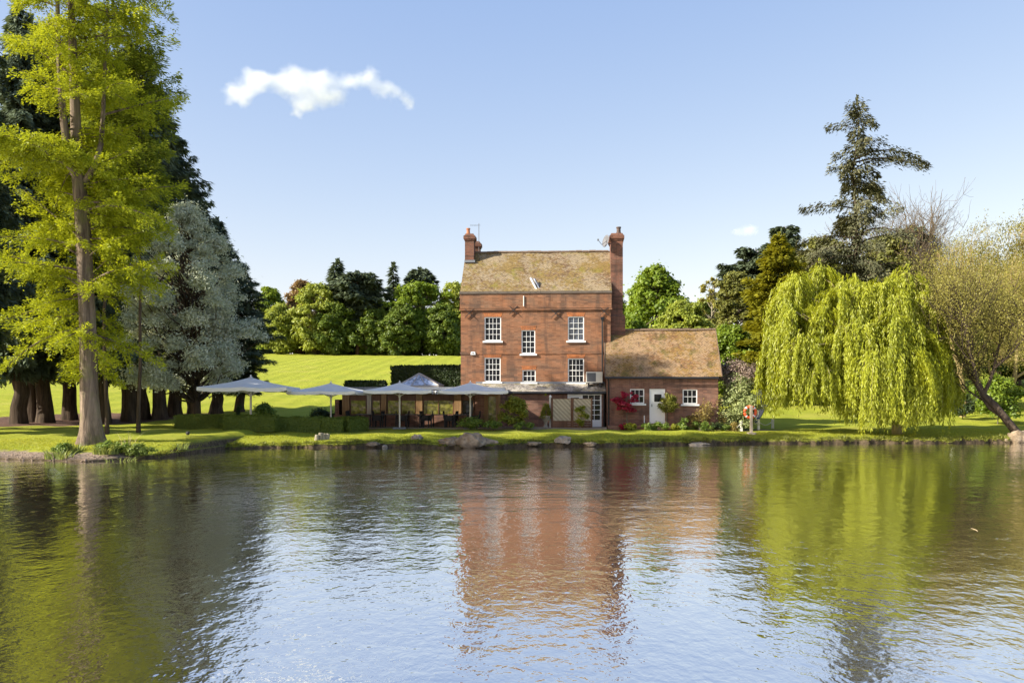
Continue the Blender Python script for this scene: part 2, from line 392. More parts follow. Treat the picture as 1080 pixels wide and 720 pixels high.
def make_glass(name, base, rough=0.06, spec=0.6, wav=0.15):
    t = NT(name)
    o = t.obj()
    n1 = t.noise(o, 2.3, 2.0)
    col = t.mix(t.ramp(t.noise(o, 4.1, 1.0), 0.4, 0.6), tuple(x * 0.6 for x in base), tuple(x * 1.5 for x in base))
    return t.bsdf(col, rough, spec, t.bump(n1, wav, 0.05))
M['glass'] = make_glass('window_glass', (0.008, 0.010, 0.014), 0.06, 0.22)
M['blind'] = make_glass('window_glass_blind', (0.05, 0.058, 0.075))
M['glass_grass_reflection'] = make_glass('garden_room_glass', (0.13, 0.125, 0.022))  # yellow-green reflection of sunlit grass put into the pane colour
M['glass_roof'] = make_glass('lantern_glass', (0.30, 0.34, 0.42), 0.08, 0.7)
def make_fabric():
    t = NT('canvas')
    o = t.obj()
    n1 = t.noise(o, 1.2, 3.0); n2 = t.noise(o, 60.0, 2.0)
    col = t.mix(n1, (0.74, 0.73, 0.70), (0.84, 0.83, 0.80))
    d = t.n('ShaderNodeBsdfDiffuse'); tr = t.n('ShaderNodeBsdfTranslucent')
    t.l(col, d.inputs[0]); tr.inputs[0].default_value = (0.62, 0.57, 0.45, 1)
    mx = t.n('ShaderNodeMixShader'); mx.inputs[0].default_value = 0.22
    t.l(t.bump(n2, 0.15, 0.01), d.inputs['Normal'])
    t.l(d.outputs[0], mx.inputs[1]); t.l(tr.outputs[0], mx.inputs[2]); t.l(mx.outputs[0], t.out.inputs['Surface'])
    return t.m
M['canvas'] = make_fabric()
def make_rock(name, a, b):
    t = NT(name); o = t.obj()
    n1 = t.noise(o, 2.5, 7.0, 0.65, 0.5)
    col = t.mix(t.ramp(n1, 0.35, 0.65), (*a, 1), (*b, 1))
    col = t.mix(t.math('MULTIPLY', t.ramp(t.noise(o, 6.0, 4.0), 0.55, 0.7), 0.6), col, (0.06, 0.06, 0.03, 1))
    return t.bsdf(col, 0.92, 0.2, t.bump(n1, 0.9, 0.08))
M['rock'] = make_rock('bank_rock', (0.13, 0.095, 0.06), (0.33, 0.26, 0.18))
M['rock_pale'] = make_rock('bank_rock_pale', (0.19, 0.155, 0.115), (0.37, 0.32, 0.25))
def make_weave():
    t = NT('woven_panel'); o = t.obj()
    sp = t.n('ShaderNodeSeparateXYZ'); t.l(o, sp.inputs[0])
    dg = t.math('ADD', sp.outputs[0], sp.outputs[2])
    cb_ = t.n('ShaderNodeCombineXYZ'); t.l(dg, cb_.inputs[0])
    w = t.n('ShaderNodeTexWave'); w.inputs['Scale'].default_value = 1.3; w.inputs['Distortion'].default_value = 2.5; w.inputs['Detail'].default_value = 4.0
    t.l(cb_.outputs[0], w.inputs['Vector'])
    n1 = t.noise(o, 6.0, 5.0, 0.7)
    col = t.mix(w.outputs['Fac'], (0.29, 0.24, 0.165, 1), (0.47, 0.40, 0.285, 1))
    col = t.mix(t.math('MULTIPLY', t.ramp(n1, 0.4, 0.7), 0.5), col, (0.26, 0.23, 0.16, 1))
    return t.bsdf(col, 0.9, 0.1, t.bump(w.outputs['Fac'], 0.5, 0.02))
M['panel'] = make_weave()

# ------------------------------------------------------------------ the ground and the pond
_sh = [(-260, 487), (-120, 486), (0, 484), (30, 485), (90, 487), (128, 485), (176, 482), (235, 473), (300, 472), (400, 471.5), (470, 472.5),
       (520, 472), (560, 471), (640, 470.5), (720, 469), (800, 467.8), (900, 467.2), (1000, 467), (1090, 466.5), (1250, 465)]
_sx = np.array([WX(p, CZ * F / (q - HY)) for p, q in _sh]); _sy = np.array([CZ * F / (q - HY) for p, q in _sh])
def wig(x): return 0.12 * np.sin(x * 1.1) + 0.09 * np.sin(x * 4.3 + 1) + 0.08 * np.sin(x * 9.1 + 2) + 0.05 * np.sin(x * 17.0)
def ys(X): X = np.asarray(X, dtype=float); return np.interp(X, _sx, _sy) + wig(X)
def bankh(X): return 0.20 + 0.025 * np.sin(X * 0.8) + 0.025 * np.sin(X * 2.7 + 1)
def ground(X, Y):
    X = np.asarray(X, dtype=float); Y = np.asarray(Y, dtype=float)
    df = Y - ys(X); ds = np.abs(X) - 70.0; dn = 3.0 - Y
    d = np.maximum(np.maximum(df, ds), dn)
    mud = np.exp(-((X + 17.5) / 6.0) ** 2) * np.exp(-(np.maximum(df, 0) / 1.5) ** 2)
    land = bankh(X) * np.clip(d / 0.10, 0, 1) + 0.5 * (1 - np.exp(-np.maximum(d - 0.1, 0) / 5.0))
    land = land * (1 - 0.7 * mud)
    wet = np.maximum(-1.6, -0.12 + d * 0.6)
    z = np.where(d > 0, land, wet)
    h = np.maximum(0, Y - 58.0)
    hill = 0.086 * (np.sqrt(h * h + 36) - 6)
    crest = 11.4 + 0.5 * np.sin(X * 0.035 - 0.4) + 0.9 * np.clip((-X - 18) / 40.0, -1, 1)
    k = 1.0
    hill = -np.log(np.exp(-hill / k) + np.exp(-crest / k)) * k
    z = z + np.where(Y > 40, np.maximum(hill, 0), 0) + 0.01 * np.sin(X * 0.21 + Y * 0.13) * np.clip((d - 3) / 6, 0, 1)
    return z
def gz(X, Y): return float(ground(X, Y))

def build_ground():
    xs = np.concatenate([np.array([-900, -600, -400, -260, -170, -120, -95, -78]), np.arange(-70, -40, 1.5), np.arange(-40, 40, 0.22), np.arange(40, 71, 1.5),
                         np.array([78, 95, 120, 170, 260, 400, 600, 900])])
    near = np.array([-900, -300, -100, -40, -15, -5, 0, 2.0, 2.6, 2.9, 2.96, 3.02, 3.3, 4, 6, 9, 14, 20])
    dd = np.concatenate([np.array([-8, -4, -2, -1, -0.5, -0.2, -0.05, 0.0, 0.03, 0.07, 0.11, 0.17, 0.3, 0.5, 0.8]), np.arange(1.2, 12, 0.5), np.arange(12, 60, 1.5), np.arange(60, 180, 5.0),
                         np.array([185, 200, 240, 300, 400, 600, 900, 1500, 3000])])
    rows = []
    for y in near: rows.append((xs, np.full_like(xs, y)))
    w = ys(xs)
    for d in dd:
        a = math.exp(-max(d, 0) / 25.0)
        rows.append((xs, w * a + 50.0 * (1 - a) + d))
    X = np.array([r[0] for r in rows]); Y = np.array([r[1] for r in rows])
    Z = ground(X, Y)
    nr, nc = X.shape
    V = np.stack([X, Y, Z], -1).reshape(-1, 3)
    i = (np.arange(nr - 1)[:, None] * nc + np.arange(nc - 1)[None, :])
    q = np.stack([i, i + 1, i + nc + 1, i + nc], -1).reshape(-1, 4)
    t = NT('grass_and_earth')
    p = t.pos()
    n1 = t.noise(p, 0.35, 4.0, 0.6); n2 = t.noise(p, 3.0, 4.0, 0.7); n3 = t.noise(p, 14.0, 3.0, 0.7)
    g = t.mix(t.ramp(n1, 0.35, 0.65), (0.25, 0.285, 0.030, 1), (0.325, 0.335, 0.040, 1))
    g = t.mix(t.math('MULTIPLY', t.ramp(n2, 0.42, 0.7), 0.5), g, (0.215, 0.25, 0.022, 1))
    g = t.mix(t.math('MULTIPLY', t.ramp(n3, 0.5, 0.75), 0.45), g, (0.42, 0.39, 0.06, 1))
    n5 = t.noise(p, 0.09, 5.0, 0.65)
    g = t.mix(t.math('MULTIPLY', t.ramp(n5, 0.42, 0.62), 0.35), g, (0.26, 0.30, 0.04, 1))
    g = t.mix(t.math('MULTIPLY', t.ramp(t.noise(t.mapping(p, (1, 1, 1), (31, 7, 0)), 0.22, 5.0, 0.7), 0.52, 0.66), 0.35), g, (0.40, 0.35, 0.09, 1))
    e = t.mix(t.ramp(t.noise(p, 5.0, 6.0, 0.7), 0.35, 0.65), (0.045, 0.035, 0.022, 1), (0.14, 0.105, 0.065, 1))
    s = t.mix(t.ramp(t.noise(p, 9.0, 6.0, 0.75), 0.35, 0.65), (0.16, 0.12, 0.09, 1), (0.36, 0.285, 0.225, 1))
    soil = t.math('ADD', t.attr('soil'), t.math('MULTIPLY', t.math('SUBTRACT', t.noise(p, 1.5, 5.0, 0.7), 0.5), 0.9))
    col = t.mix(t.ramp(soil, 0.42, 0.6), g, s)
    mulch = t.math('ADD', t.attr('mulch'), t.math('MULTIPLY', t.math('SUBTRACT', t.noise(p, 0.8, 5.0, 0.7), 0.5), 0.8))
    mc = t.mix(t.ramp(t.noise(p, 7.0, 5.0, 0.7), 0.35, 0.65), (0.075, 0.045, 0.032, 1), (0.19, 0.12, 0.09, 1))
    col = t.mix(t.ramp(mulch, 0.42, 0.58), col, mc)
    geo = t.n('ShaderNodeNewGeometry'); sp = t.n('ShaderNodeSeparateXYZ'); t.l(geo.outputs['True Normal'], sp.inputs[0])
    steep = t.ramp(sp.outputs[2], 0.45, 0.8, (1, 1, 1, 1), (0, 0, 0, 1))
    col = t.mix(steep, col, e)
    sz = t.n('ShaderNodeSeparateXYZ'); t.l(p, sz.inputs[0])
    low = t.ramp(t.math('ADD', sz.outputs[2], t.math('MULTIPLY', n2, 0.04)), 0.05, 0.14, (1, 1, 1, 1), (0, 0, 0, 1))
    col = t.mix(low, col, e)
    mat = t.bsdf(col, 0.95, 0.05, t.bump(t.math('ADD', n3, t.noise(p, 40.0, 2.0)), 0.7, 0.06))
    o = mesh_np('ground', V, [q], mat, smooth=True); tag(o, kind='structure')
    Xf, Yf = V[:, 0], V[:, 1]
    df = Yf - ys(Xf)
    soil = np.exp(-((Xf + 18.5) / 4.6) ** 4) * np.clip(1.25 - df / 2.0, 0, 1) + 0.9 * np.exp(-((Xf - 10.5) / 5.2) ** 4) * np.exp(-((Yf - 53.9 + 0.05 * (Xf - 10)) / 0.8) ** 4)
    mul = np.exp(-((Xf + 31.5 + (Yf - 60) * -0.55) / 8.0) ** 4) * np.exp(-((Yf - 60) / 9.5) ** 4)
    for nm, a in (('soil', soil), ('mulch', mul)):
        at = o.data.attributes.new(nm, 'FLOAT', 'POINT'); at.data.foreach_set('value', a.astype(np.float32))
    return o
ground_o = build_ground()

def build_water():
    t = NT('pond_water')
    p = t.pos()
    a = t.noise(t.mapping(p, (1.45, 0.85, 1)), 3.4, 3.0, 0.5, 0.3)
    b = t.noise(t.mapping(p, (1.5, 0.85, 1), (3, 1, 0)), 8.5, 2.0, 0.5, 0.2)
    c = t.noise(t.mapping(p, (0.25, 0.6, 1), (8, 1, 0)), 0.9, 2.0)
    calm = t.ramp(t.noise(t.mapping(p, (0.5, 1.0, 1), (2, 5, 0)), 0.11, 3.0, 0.6), 0.36, 0.66, (0.45, 0.45, 0.45, 1), (1, 1, 1, 1))
    h = t.math('ADD', t.math('MULTIPLY', a, 0.9), t.math('MULTIPLY', b, 0.32))
    h = t.math('MULTIPLY', h, calm)
    e = t.noise(t.mapping(p, (1.1, 0.6, 1), (5, 7, 0)), 1.5, 2.0, 0.5, 0.2)
    py_ = t.n('ShaderNodeSeparateXYZ'); t.l(p, py_.inputs[0])
    wind = t.n('ShaderNodeMapRange'); t.l(py_.outputs[1], wind.inputs['Value']); wind.inputs['From Min'].default_value = 9.0; wind.inputs['From Max'].default_value = 36.0; wind.inputs['To Min'].default_value = 0.5; wind.inputs['To Max'].default_value = 2.3
    h = t.math('ADD', h, t.math('MULTIPLY', t.math('MULTIPLY', e, calm), wind.outputs[0]))
    h = t.math('ADD', h, t.math('MULTIPLY', c, 1.2))
    bp = t.n('ShaderNodeBump'); bp.inputs['Strength'].default_value = 1.0; bp.inputs['Distance'].default_value = 0.0145
    t.l(h, bp.inputs['Height'])
    d = t.n('ShaderNodeBsdfDiffuse')
    dc = t.mix(t.ramp(t.noise(p, 0.12, 3.0), 0.35, 0.65), (0.085, 0.062, 0.046, 1), (0.075, 0.062, 0.042, 1))
    t.l(dc, d.inputs['Color'])
    g = t.n('ShaderNodeBsdfGlossy'); g.inputs['Roughness'].default_value = 0.035; g.inputs['Color'].default_value = (1, 1, 1, 1)
    t.l(bp.outputs[0], g.inputs['Normal'])
    fr = t.n('ShaderNodeFresnel'); fr.inputs['IOR'].default_value = 1.75; t.l(bp.outputs[0], fr.inputs['Normal'])
    fac = t.math('MINIMUM', t.math('MULTIPLY', t.math('POWER', fr.outputs[0], 0.17), 1.0), 0.96)
    mx = t.n('ShaderNodeMixShader'); t.l(fac, mx.inputs[0]); t.l(d.outputs[0], mx.inputs[1]); t.l(g.outputs[0], mx.inputs[2])
    t.l(mx.outputs[0], t.out.inputs['Surface'])
    m = MB(); m.quad((-74, 2.0, 0), (74, 2.0, 0), (74, 60, 0), (-74, 60, 0))
    o = m.build('water', t.m); tag(o, kind='structure')
build_water()

def cloud(name, label, blobs, Y, dens, seed):
    """blobs: (px, py, rx px, ry px); one closed ball-like hull round them, fluffy density inside"""
    k = Y / F; c0 = np.array([WX(np.mean([b[0] for b in blobs]), Y), Y, WZ(np.mean([b[1] for b in blobs]), Y)])
    t = NT(name); o = t.obj()
    warp = t.n('ShaderNodeTexNoise'); warp.inputs['Scale'].default_value = 0.045; warp.inputs['Detail'].default_value = 5.0; warp.inputs['Roughness'].default_value = 0.6
    t.l(o, warp.inputs['Vector'])
    ws = t.n('ShaderNodeVectorMath', operation='SUBTRACT'); t.l(warp.outputs['Color'], ws.inputs[0]); ws.inputs[1].default_value = (0.5, 0.5, 0.5)
    wm = t.n('ShaderNodeVectorMath', operation='SCALE'); t.l(ws.outputs[0], wm.inputs[0]); wm.inputs['Scale'].default_value = 30.0 * seed
    wa = t.n('ShaderNodeVectorMath', operation='ADD'); t.l(o, wa.inputs[0]); t.l(wm.outputs[0], wa.inputs[1])
    cur = None; lo = np.array([1e9] * 3); hi = -lo
    for px, py, rx, ry in blobs:
        c = np.array([WX(px, Y), Y, WZ(py, Y)]) - c0; r = np.array([rx * k, (rx + ry) * 0.5 * k, ry * k])
        lo = np.minimum(lo, c - r * 1.25); hi = np.maximum(hi, c + r * 1.25)
        sb = t.n('ShaderNodeVectorMath', operation='SUBTRACT'); t.l(wa.outputs[0], sb.inputs[0]); sb.inputs[1].default_value = tuple(c)
        dv = t.n('ShaderNodeVectorMath', operation='DIVIDE'); t.l(sb.outputs[0], dv.inputs[0]); dv.inputs[1].default_value = tuple(r)
        ln = t.n('ShaderNodeVectorMath', operation='LENGTH'); t.l(dv.outputs[0], ln.inputs[0])
        v = t.math('SUBTRACT', 1.0, ln.outputs['Value'])
        if cur is None: cur = v
        else:
            sm_ = t.n('ShaderNodeMath', operation='SMOOTH_MAX'); t.l(cur, sm_.inputs[0]); t.l(v, sm_.inputs[1]); sm_.inputs[2].default_value = 0.8; cur = sm_.outputs[0]
    d = t.math('SUBTRACT', cur, t.math('MULTIPLY', t.noise(t.mapping(o, (0.7, 1, 1.2)), 0.075, 8.0, 0.72), 0.75))
    mr = t.n('ShaderNodeMapRange'); mr.inputs['From Min'].default_value = -0.12; mr.inputs['From Max'].default_value = 0.55; mr.inputs['To Max'].default_value = dens
    t.l(d, mr.inputs['Value'])
    pv = t.n('ShaderNodeVolumePrincipled'); pv.inputs['Color'].default_value = (1, 1, 1, 1); pv.inputs['Anisotropy'].default_value = 0.0
    t.l(mr.outputs[0], pv.inputs['Density']); t.l(pv.outputs[0], t.out.inputs['Volume'])
    m = MB(); ce = (lo + hi) / 2; h = (hi - lo) / 2
    n, q = 12, 20
    for i in range(n + 1):
        th = math.pi * i / n
        for j in range(q):
            ph = 2 * math.pi * j / q; e = np.array([math.sin(th) * math.cos(ph), math.sin(th) * math.sin(ph), math.cos(th)])
            e = np.sign(e) * np.abs(e) ** 0.5
            m.v.append(tuple(ce + e * h * 1.1))
    for i in range(n):
        for j in range(q): m.f.append((i * q + j, i * q + q + j, i * q + q + (j + 1) % q, i * q + (j + 1) % q)); m.tone.append(.5)
    ob = m.build(name, t.m, None, tuple(c0)); tag(ob, label, 'cloud')
cloud('cloud', 'long ragged white cloud high in the blue sky at the upper left', [(252, 97, 26, 15), (275, 88, 30, 17), (305, 86, 34, 18), (335, 88, 30, 17), (365, 86, 28, 14), (390, 82, 22, 13), (406, 92, 22, 10), (420, 100, 17, 8), (430, 108, 11, 8), (322, 107, 24, 15), (345, 102, 28, 12), (312, 118, 13, 9)], 800, 0.075, 1.0)
cloud('cloud', 'tiny white cloud puff low in the sky left of the dark pine', [(790, 243, 15, 10), (778, 246, 12, 5)], 800, 0.05, 0.5)

# driveway beside the annexe, running up the slope
def build_drive():
    cx = [(57.2, 12.9, 14.3), (60, 13.7, 15.4), (64, 14.9, 16.7), (70, 16.7, 18.6), (78, 19.2, 21.2), (88, 22.6, 24.6), (100, 26.5, 29)]
    Ys = np.arange(57.2, 100, 0.5)
    L = np.interp(Ys, [c[0] for c in cx], [c[1] for c in cx]); Rr = np.interp(Ys, [c[0] for c in cx], [c[2] for c in cx])
    u = np.linspace(0, 1, 9)
    X = L[:, None] * (1 - u) + Rr[:, None] * u; Y = np.repeat(Ys[:, None], 9, 1)
    Z = ground(X, Y) + 0.03
    n, k = X.shape; V = np.stack([X, Y, Z], -1).reshape(-1, 3)
    i = np.arange(n - 1)[:, None] * k + np.arange(k - 1)[None, :]
    o = mesh_np('driveway', V, [np.stack([i, i + 1, i + k + 1, i + k], -1).reshape(-1, 4)], M['asphalt'], smooth=True)
    tag(o, kind='structure')
build_drive()

# ------------------------------------------------------------------ the brick buildings
ANG = R(4.0); CA, SA = math.cos(ANG), math.sin(ANG)
OX, OY = WX(486, 56.0), 56.0
GZ0 = gz(2, 55.5)
def uv_world(u, v): return (OX + u * CA + v * SA, OY - u * SA + v * CA)
def U(px, v=0.0):
    k = (px - 540.0) / F
    return (k * (OY + v * CA) - OX - v * SA) / (CA + k * SA)
def Zp(py, u, v=0.0): return CZ + (HY - py) / F * uv_world(u, v)[1]
def bthing(name, label, cat, u=0.0, v=0.0, group=None):
    x, y = uv_world(u, v); return empty(name, (x, y, 0), -ANG, label, cat, group)

def wall_grid(mb, u0, u1, z0, z1, v, holes, depth=0.13):
    us = sorted({u0, u1, *[h[0] for h in holes], *[h[1] for h in holes]}); zs = sorted({z0, z1, *[h[2] for h in holes], *[h[3] for h in holes]})
    for a, b in zip(us, us[1:]):
        for c, d in zip(zs, zs[1:]):
            mu, mz = (a + b) / 2, (c + d) / 2
            if any(h[0] < mu < h[1] and h[2] < mz < h[3] for h in holes): continue
            mb.quad((a, v, c), (b, v, c), (b, v, d), (a, v, d))
    for h in holes:
        a, b, c, d = h[:4]; w = v + depth
        mb.quad((a, v, c), (a, v, d), (a, w, d), (a, w, c)); mb.quad((b, v, d), (b, v, c), (b, w, c), (b, w, d))
        mb.quad((a, v, d), (b, v, d), (b, w, d), (a, w, d)); mb.quad((b, v, c), (a, v, c), (a, w, c), (b, w, c))

def window(root, u0, u1, z0, z1, v, cols, rows, glass='glass', sill=True, fw=0.058, bw=0.024, label=None, sillh=0.10):
    f = MB(); y0, y1 = v + 0.035, v + 0.115
    f.box(u0, u0 + fw, y0, y1, z0, z1); f.box(u1 - fw, u1, y0, y1, z0, z1)
    f.box(u0 + fw, u1 - fw, y0, y1, z0, z0 + fw * 1.2); f.box(u0 + fw, u1 - fw, y0, y1, z1 - fw, z1)
    iu0, iu1, iz0, iz1 = u0 + fw, u1 - fw, z0 + fw * 1.2, z1 - fw
    for i in range(1, cols):
        x = iu0 + (iu1 - iu0) * i / cols; f.box(x - bw / 2, x + bw / 2, y0 + 0.02, y1 - 0.02, iz0, iz1)
    for j in range(1, rows):
        z = iz0 + (iz1 - iz0) * j / rows; w = bw * (1.7 if (rows % 2 == 0 and j == rows // 2) else 1)
        f.box(iu0, iu1, y0 + 0.023, y1 - 0.023, z - w / 2, z + w / 2)
    o = f.build('window', M['white'], root)
    if label: o['label'] = label
    p = MB(); p.box(iu0, iu1, v + 0.088, v + 0.10, iz0, iz1); p.build('pane', M[glass], o)
    b = MB(); b.quad((u0, v + 0.14, z0), (u1, v + 0.14, z0), (u1, v + 0.14, z1), (u0, v + 0.14, z1)); b.build('shade_board', M['dark'], o)  # dark sheet added to stand in for the shade behind the pane
    if sill:
        s = MB(); s.box(u0 - 0.10, u1 + 0.10, v - 0.10, v + 0.036, z0 - sillh, z0 - 0.002); s.build('sill', M['white'], o)
    return o

_rt = random.Random(5)
def tiled_slope(mb, u0, u1, v0, z0, v1, z1, course=0.10, tw=0.17, lift=0.012, ragged=0.0):
    """rows of plain tiles from eave (v0,z0) to ridge (v1,z1)"""
    L = math.hypot(v1 - v0, z1 - z0); n = max(3, int(L / course)); dv, dz = (v1 - v0) / L, (z1 - z0) / L
    nv, nz = -dz * (1 if v1 > v0 else -1), abs(dv)
    for j in range(n):
        s0 = L * j / n; s1 = L * (j + 1) / n + 0.02
        off = (j % 2) * tw / 2
        x = u0 - off
        while x < u1 - 1e-4:
            a, b = max(x, u0), min(x + tw, u1)
            x += tw
            if b - a < 0.01: continue
            l0 = lift * (1 + _rt.uniform(-0.5, 0.8)); l1 = 0.002 + 0.004 * _rt.random()
            sag = 0.02 * math.sin(a * 0.9) * math.sin(math.pi * j / n) + 0.012 * math.sin(a * 2.1 + 1)
            tn = min(1, max(0, _rt.gauss(0.5, 0.28)))
            def P(u, s, l): return (u, v0 + dv * s + nv * (l + sag), z0 + dz * s + nz * (l + sag))
            g = 0.004
            mb.quad(P(a + g, s0, l0), P(b - g, s0, l0), P(b - g, s1, l1), P(a + g, s1, l1), tone=tn)
            mb.quad(P(a + g, s0, -0.01), P(b - g, s0, -0.01), P(b - g, s0, l0), P(a + g, s0, l0), tone=tn)

def ridge_row(u0, u1, v, z, mat, parent, r=0.11, name='ridge_tiles'):
    m = MB(); x = u0; k = 7
    while x < u1 - 0.02:
        b = min(x + 0.42, u1); rr = r * _rt.uniform(0.93, 1.08); zz = z + _rt.uniform(-0.012, 0.012)
        for j in range(k - 1):
            a0, a1 = math.pi * j / (k - 1), math.pi * (j + 1) / (k - 1)
            m.quad((x, v - rr * math.cos(a0), zz - 0.05 + rr * math.sin(a0)), (b - 0.012, v - rr * math.cos(a0), zz - 0.05 + rr * math.sin(a0)),
                   (b - 0.012, v - rr * math.cos(a1), zz - 0.05 + rr * math.sin(a1)), (x, v - rr * math.cos(a1), zz - 0.05 + rr * math.sin(a1)))
        x = b
    return m.build(name, mat, parent)

def build_house():
    H = bthing('brick_house', 'tall three storey red brick house with steep mossy tiled roof and two chimneys', 'house')
    u0, u1 = 0.0, U(644)
    zb = GZ0 - 0.3; ze = Zp(308, 4); zs = Zp(325, 4)
    vr = 2.75; zr = Zp(266, 4, vr); vb = 2 * vr
    def hole(pa, pb, pt, pbot): return (U(pa), U(pb), Zp(pbot, 4), Zp(pt, 4))
    W = {'w1': hole(511, 528.5, 334, 359.3), 'w2': hole(550, 564.5, 348, 373), 'w3': hole(599, 616, 334, 359.5),
         'w4': hole(511, 528, 377, 402.5), 'w5': hole(551, 565, 390, 403), 'w6': hole(599, 616, 378, 403.5)}
    m = MB(); wall_grid(m, u0, u1, zb, ze, 0.0, list(W.values()))
    m.quad((u1, 0, zb), (u1, vb, zb), (u1, vb, ze), (u1, 0, ze)); m.quad((u0, vb, zb), (u0, 0, zb), (u0, 0, ze), (u0, vb, ze))
    m.quad((u0, 0, ze), (u0, vr, zr), (u0, vb, ze)); m.quad((u1, vb, ze), (u1, vr, zr), (u1, 0, ze))
    m.quad((u1, vb, zb), (u0, vb, zb), (u0, vb, ze), (u1, vb, ze))
    m.build('wall', M['brick'], H)
    m = MB(); m.box(u0 - 0.05, u1 + 0.05, -0.055, -0.003, zs, ze - 0.09); m.build('parapet', M['brick'], H)
    m = MB(); x = u0 - 0.08
    while x < u1 + 0.08:
        b = min(x + 0.6, u1 + 0.08); dz = _rt.uniform(-0.008, 0.008)
        m.box(x, b - 0.008, -0.11 + dz, 0.10, ze - 0.088, ze + 0.045 + dz); x += 0.6
    m.build('coping', M['coping'], H)
    m = MB(); zc = Zp(326.5, 4); m.box(u0 - 0.09, u1 + 0.09, -0.095, -0.003, zc - 0.03, zc + 0.055)
    zc2 = Zp(371.5, 4); m.box(u0 - 0.03, W['w2'][0] - 0.13, -0.035, -0.003, zc2 - 0.10, zc2 + 0.03); m.box(W['w2'][1] + 0.13, u1 + 0.03, -0.035, -0.003, zc2 - 0.10, zc2 + 0.03)
    m.build('string_course', M['brick'], H)
    # flat arches of redder brick over the windows
    for k, h in W.items():
        a = MB(); zt = h[3]
        n = 9
        for i in range(n):
            s0 = h[0] + (h[1] - h[0]) * i / n; s1 = h[0] + (h[1] - h[0]) * (i + 1) / n; c = (h[0] + h[1]) / 2
            t0, t1 = c + (s0 - c) * 1.18, c + (s1 - c) * 1.18
            a.quad((s0 + .006, -0.012, zt + 0.003), (s1 - .006, -0.012, zt + 0.003), (t1 - .006, -0.012, zt + 0.24), (t0 + .006, -0.012, zt + 0.24))
            a.quad((t0 + .006, -0.012, zt + 0.24), (t1 - .006, -0.012, zt + 0.24), (t1, 0.0, zt + 0.24), (t0, 0.0, zt + 0.24))
        a.build('window_arch', M['brick_arch'], H)
    window(H, *W['w1'], 0.0, 4, 4); window(H, *W['w2'], 0.0, 3, 4); window(H, *W['w3'], 0.0, 3, 4, 'blind', label='upper sash window with pale blind drawn')
    window(H, *W['w4'], 0.0, 4, 4); window(H, *W['w5'], 0.0, 3, 2); window(H, *W['w6'], 0.0, 4, 4, label='tall sash window above the lean-to, deep white sill', sillh=0.32)
    # roof
    m = MB(); tiled_slope(m, u0 - 0.04, u1 + 0.06, 0.02, ze + 0.05, vr, zr); tiled_slope(m, u0 - 0.04, u1 + 0.06, vb + 0.1, ze - 0.1, vr, zr, 0.3, 0.5)
    rf = m.build('roof', M['tile'], H, tones=True)
    m = MB(); m.quad((u0, 0.05, ze - 0.06), (u1, 0.05, ze - 0.06), (u1, vr, zr - 0.08), (u0, vr, zr - 0.08)); m.quad((u1, vb, ze - 0.2), (u0, vb, ze - 0.2), (u0, vr, zr - 0.08), (u1, vr, zr - 0.08))
    m.build('roof_deck', M['dark'], rf)
    ridge_row(u0 + 0.45, u1 - 0.02, vr, zr + 0.03, M['tile_dark'], rf)
    # open skylight
    zc = Zp(303, 4, 0.9); uu = U(566, .6); sl = MB()
    sl.bar((uu + 0.08, 0.25, zc - 0.30), (uu - 0.34, 0.40, zc + 0.50), 0.20, 0.08)
    so = sl.build('skylight', M['white'], H)
    s2 = MB(); s2.bar((uu + 0.28, 0.30, zc - 0.28), (uu - 0.12, 0.46, zc + 0.46), 0.22, 0.05); s2.build('pane', M['glass_roof'], so)
    # chimneys
    def stack(ua, ub, va, vb_, z0, z1, pots, mat='brick_stack'):
        m = MB(); m.box(ua, ub, va, vb_, z0, z1 - 0.42)
        m.box(ua - 0.04, ub + 0.04, va - 0.04, vb_ + 0.04, z1 - 0.418, z1 - 0.33); m.box(ua - 0.085, ub + 0.085, va - 0.085, vb_ + 0.085, z1 - 0.328, z1 - 0.14)
        m.frustum(ua - 0.05, ub + 0.05, va - 0.05, vb_ + 0.05, z1 - 0.138, ua + 0.03, ub - 0.03, va + 0.03, vb_ - 0.03, z1)
        c = m.build('chimney', M[mat], H)
        for (pu, pv, hh, pm, rr) in pots:
            p = MB(); p.lathe([(rr * 1.1, z1 - 0.02), (rr * 1.1, z1 + 0.08), (rr * 0.9, z1 + 0.10), (rr * 0.82, z1 + hh - 0.09), (rr * 1.05, z1 + hh - 0.07), (rr * 1.05, z1 + hh), (rr * 0.75, z1 + hh), (rr * 0.7, z1 + 0.1)], (pu, pv))
            p.build('chimney_pot', M[pm], c, smooth=False)
        return c
    a, b = U(490.5, 2.2), U(500.2, 2.2); z1 = Zp(247, 0.3, 2.2)
    stack(a + 0.02, b, 1.95, 2.75, Zp(300, .3, 2.2), z1, [((a + b) / 2 - 0.1, 2.3, 0.38, 'terracotta', 0.12)])
    fl = MB(); fl.box(a - 0.0, b + 0.08, 1.86, 1.94, Zp(277, .3, 2), Zp(274.5, .3, 2)); fl.build('flashing', M['lead'], H)
    a, b = U(499.5, 3.6), U(506.5, 3.6); stack(a, b, 3.3, 3.95, Zp(300, .3, 3.6), Zp(255, 0.5, 3.6), [])
    a, b = U(644.2, 0.7), U(656.8, 0.7); z1 = Zp(246.5, 9, 0.8)
    stack(max(a, u1 + 0.01), b, 0.55, 2.9, zb, z1, [((a + b) / 2 + 0.12, 0.95, 0.42, 'pot_dark', 0.14)])
    m = MB(); m.box(u1 + 0.012, U(659.5, .4), 0.40, 0.548, zb, Zp(334, 9, 0.5)); m.frustum(u1 + 0.012, U(659.5, .4), 0.40, 0.548, Zp(334, 9, 0.5) + 0.002, u1 + 0.012, U(657, .5), 0.52, 0.548, Zp(331, 9, .5)); m.build('chimney_shoulder', M['brick_stack'], H)
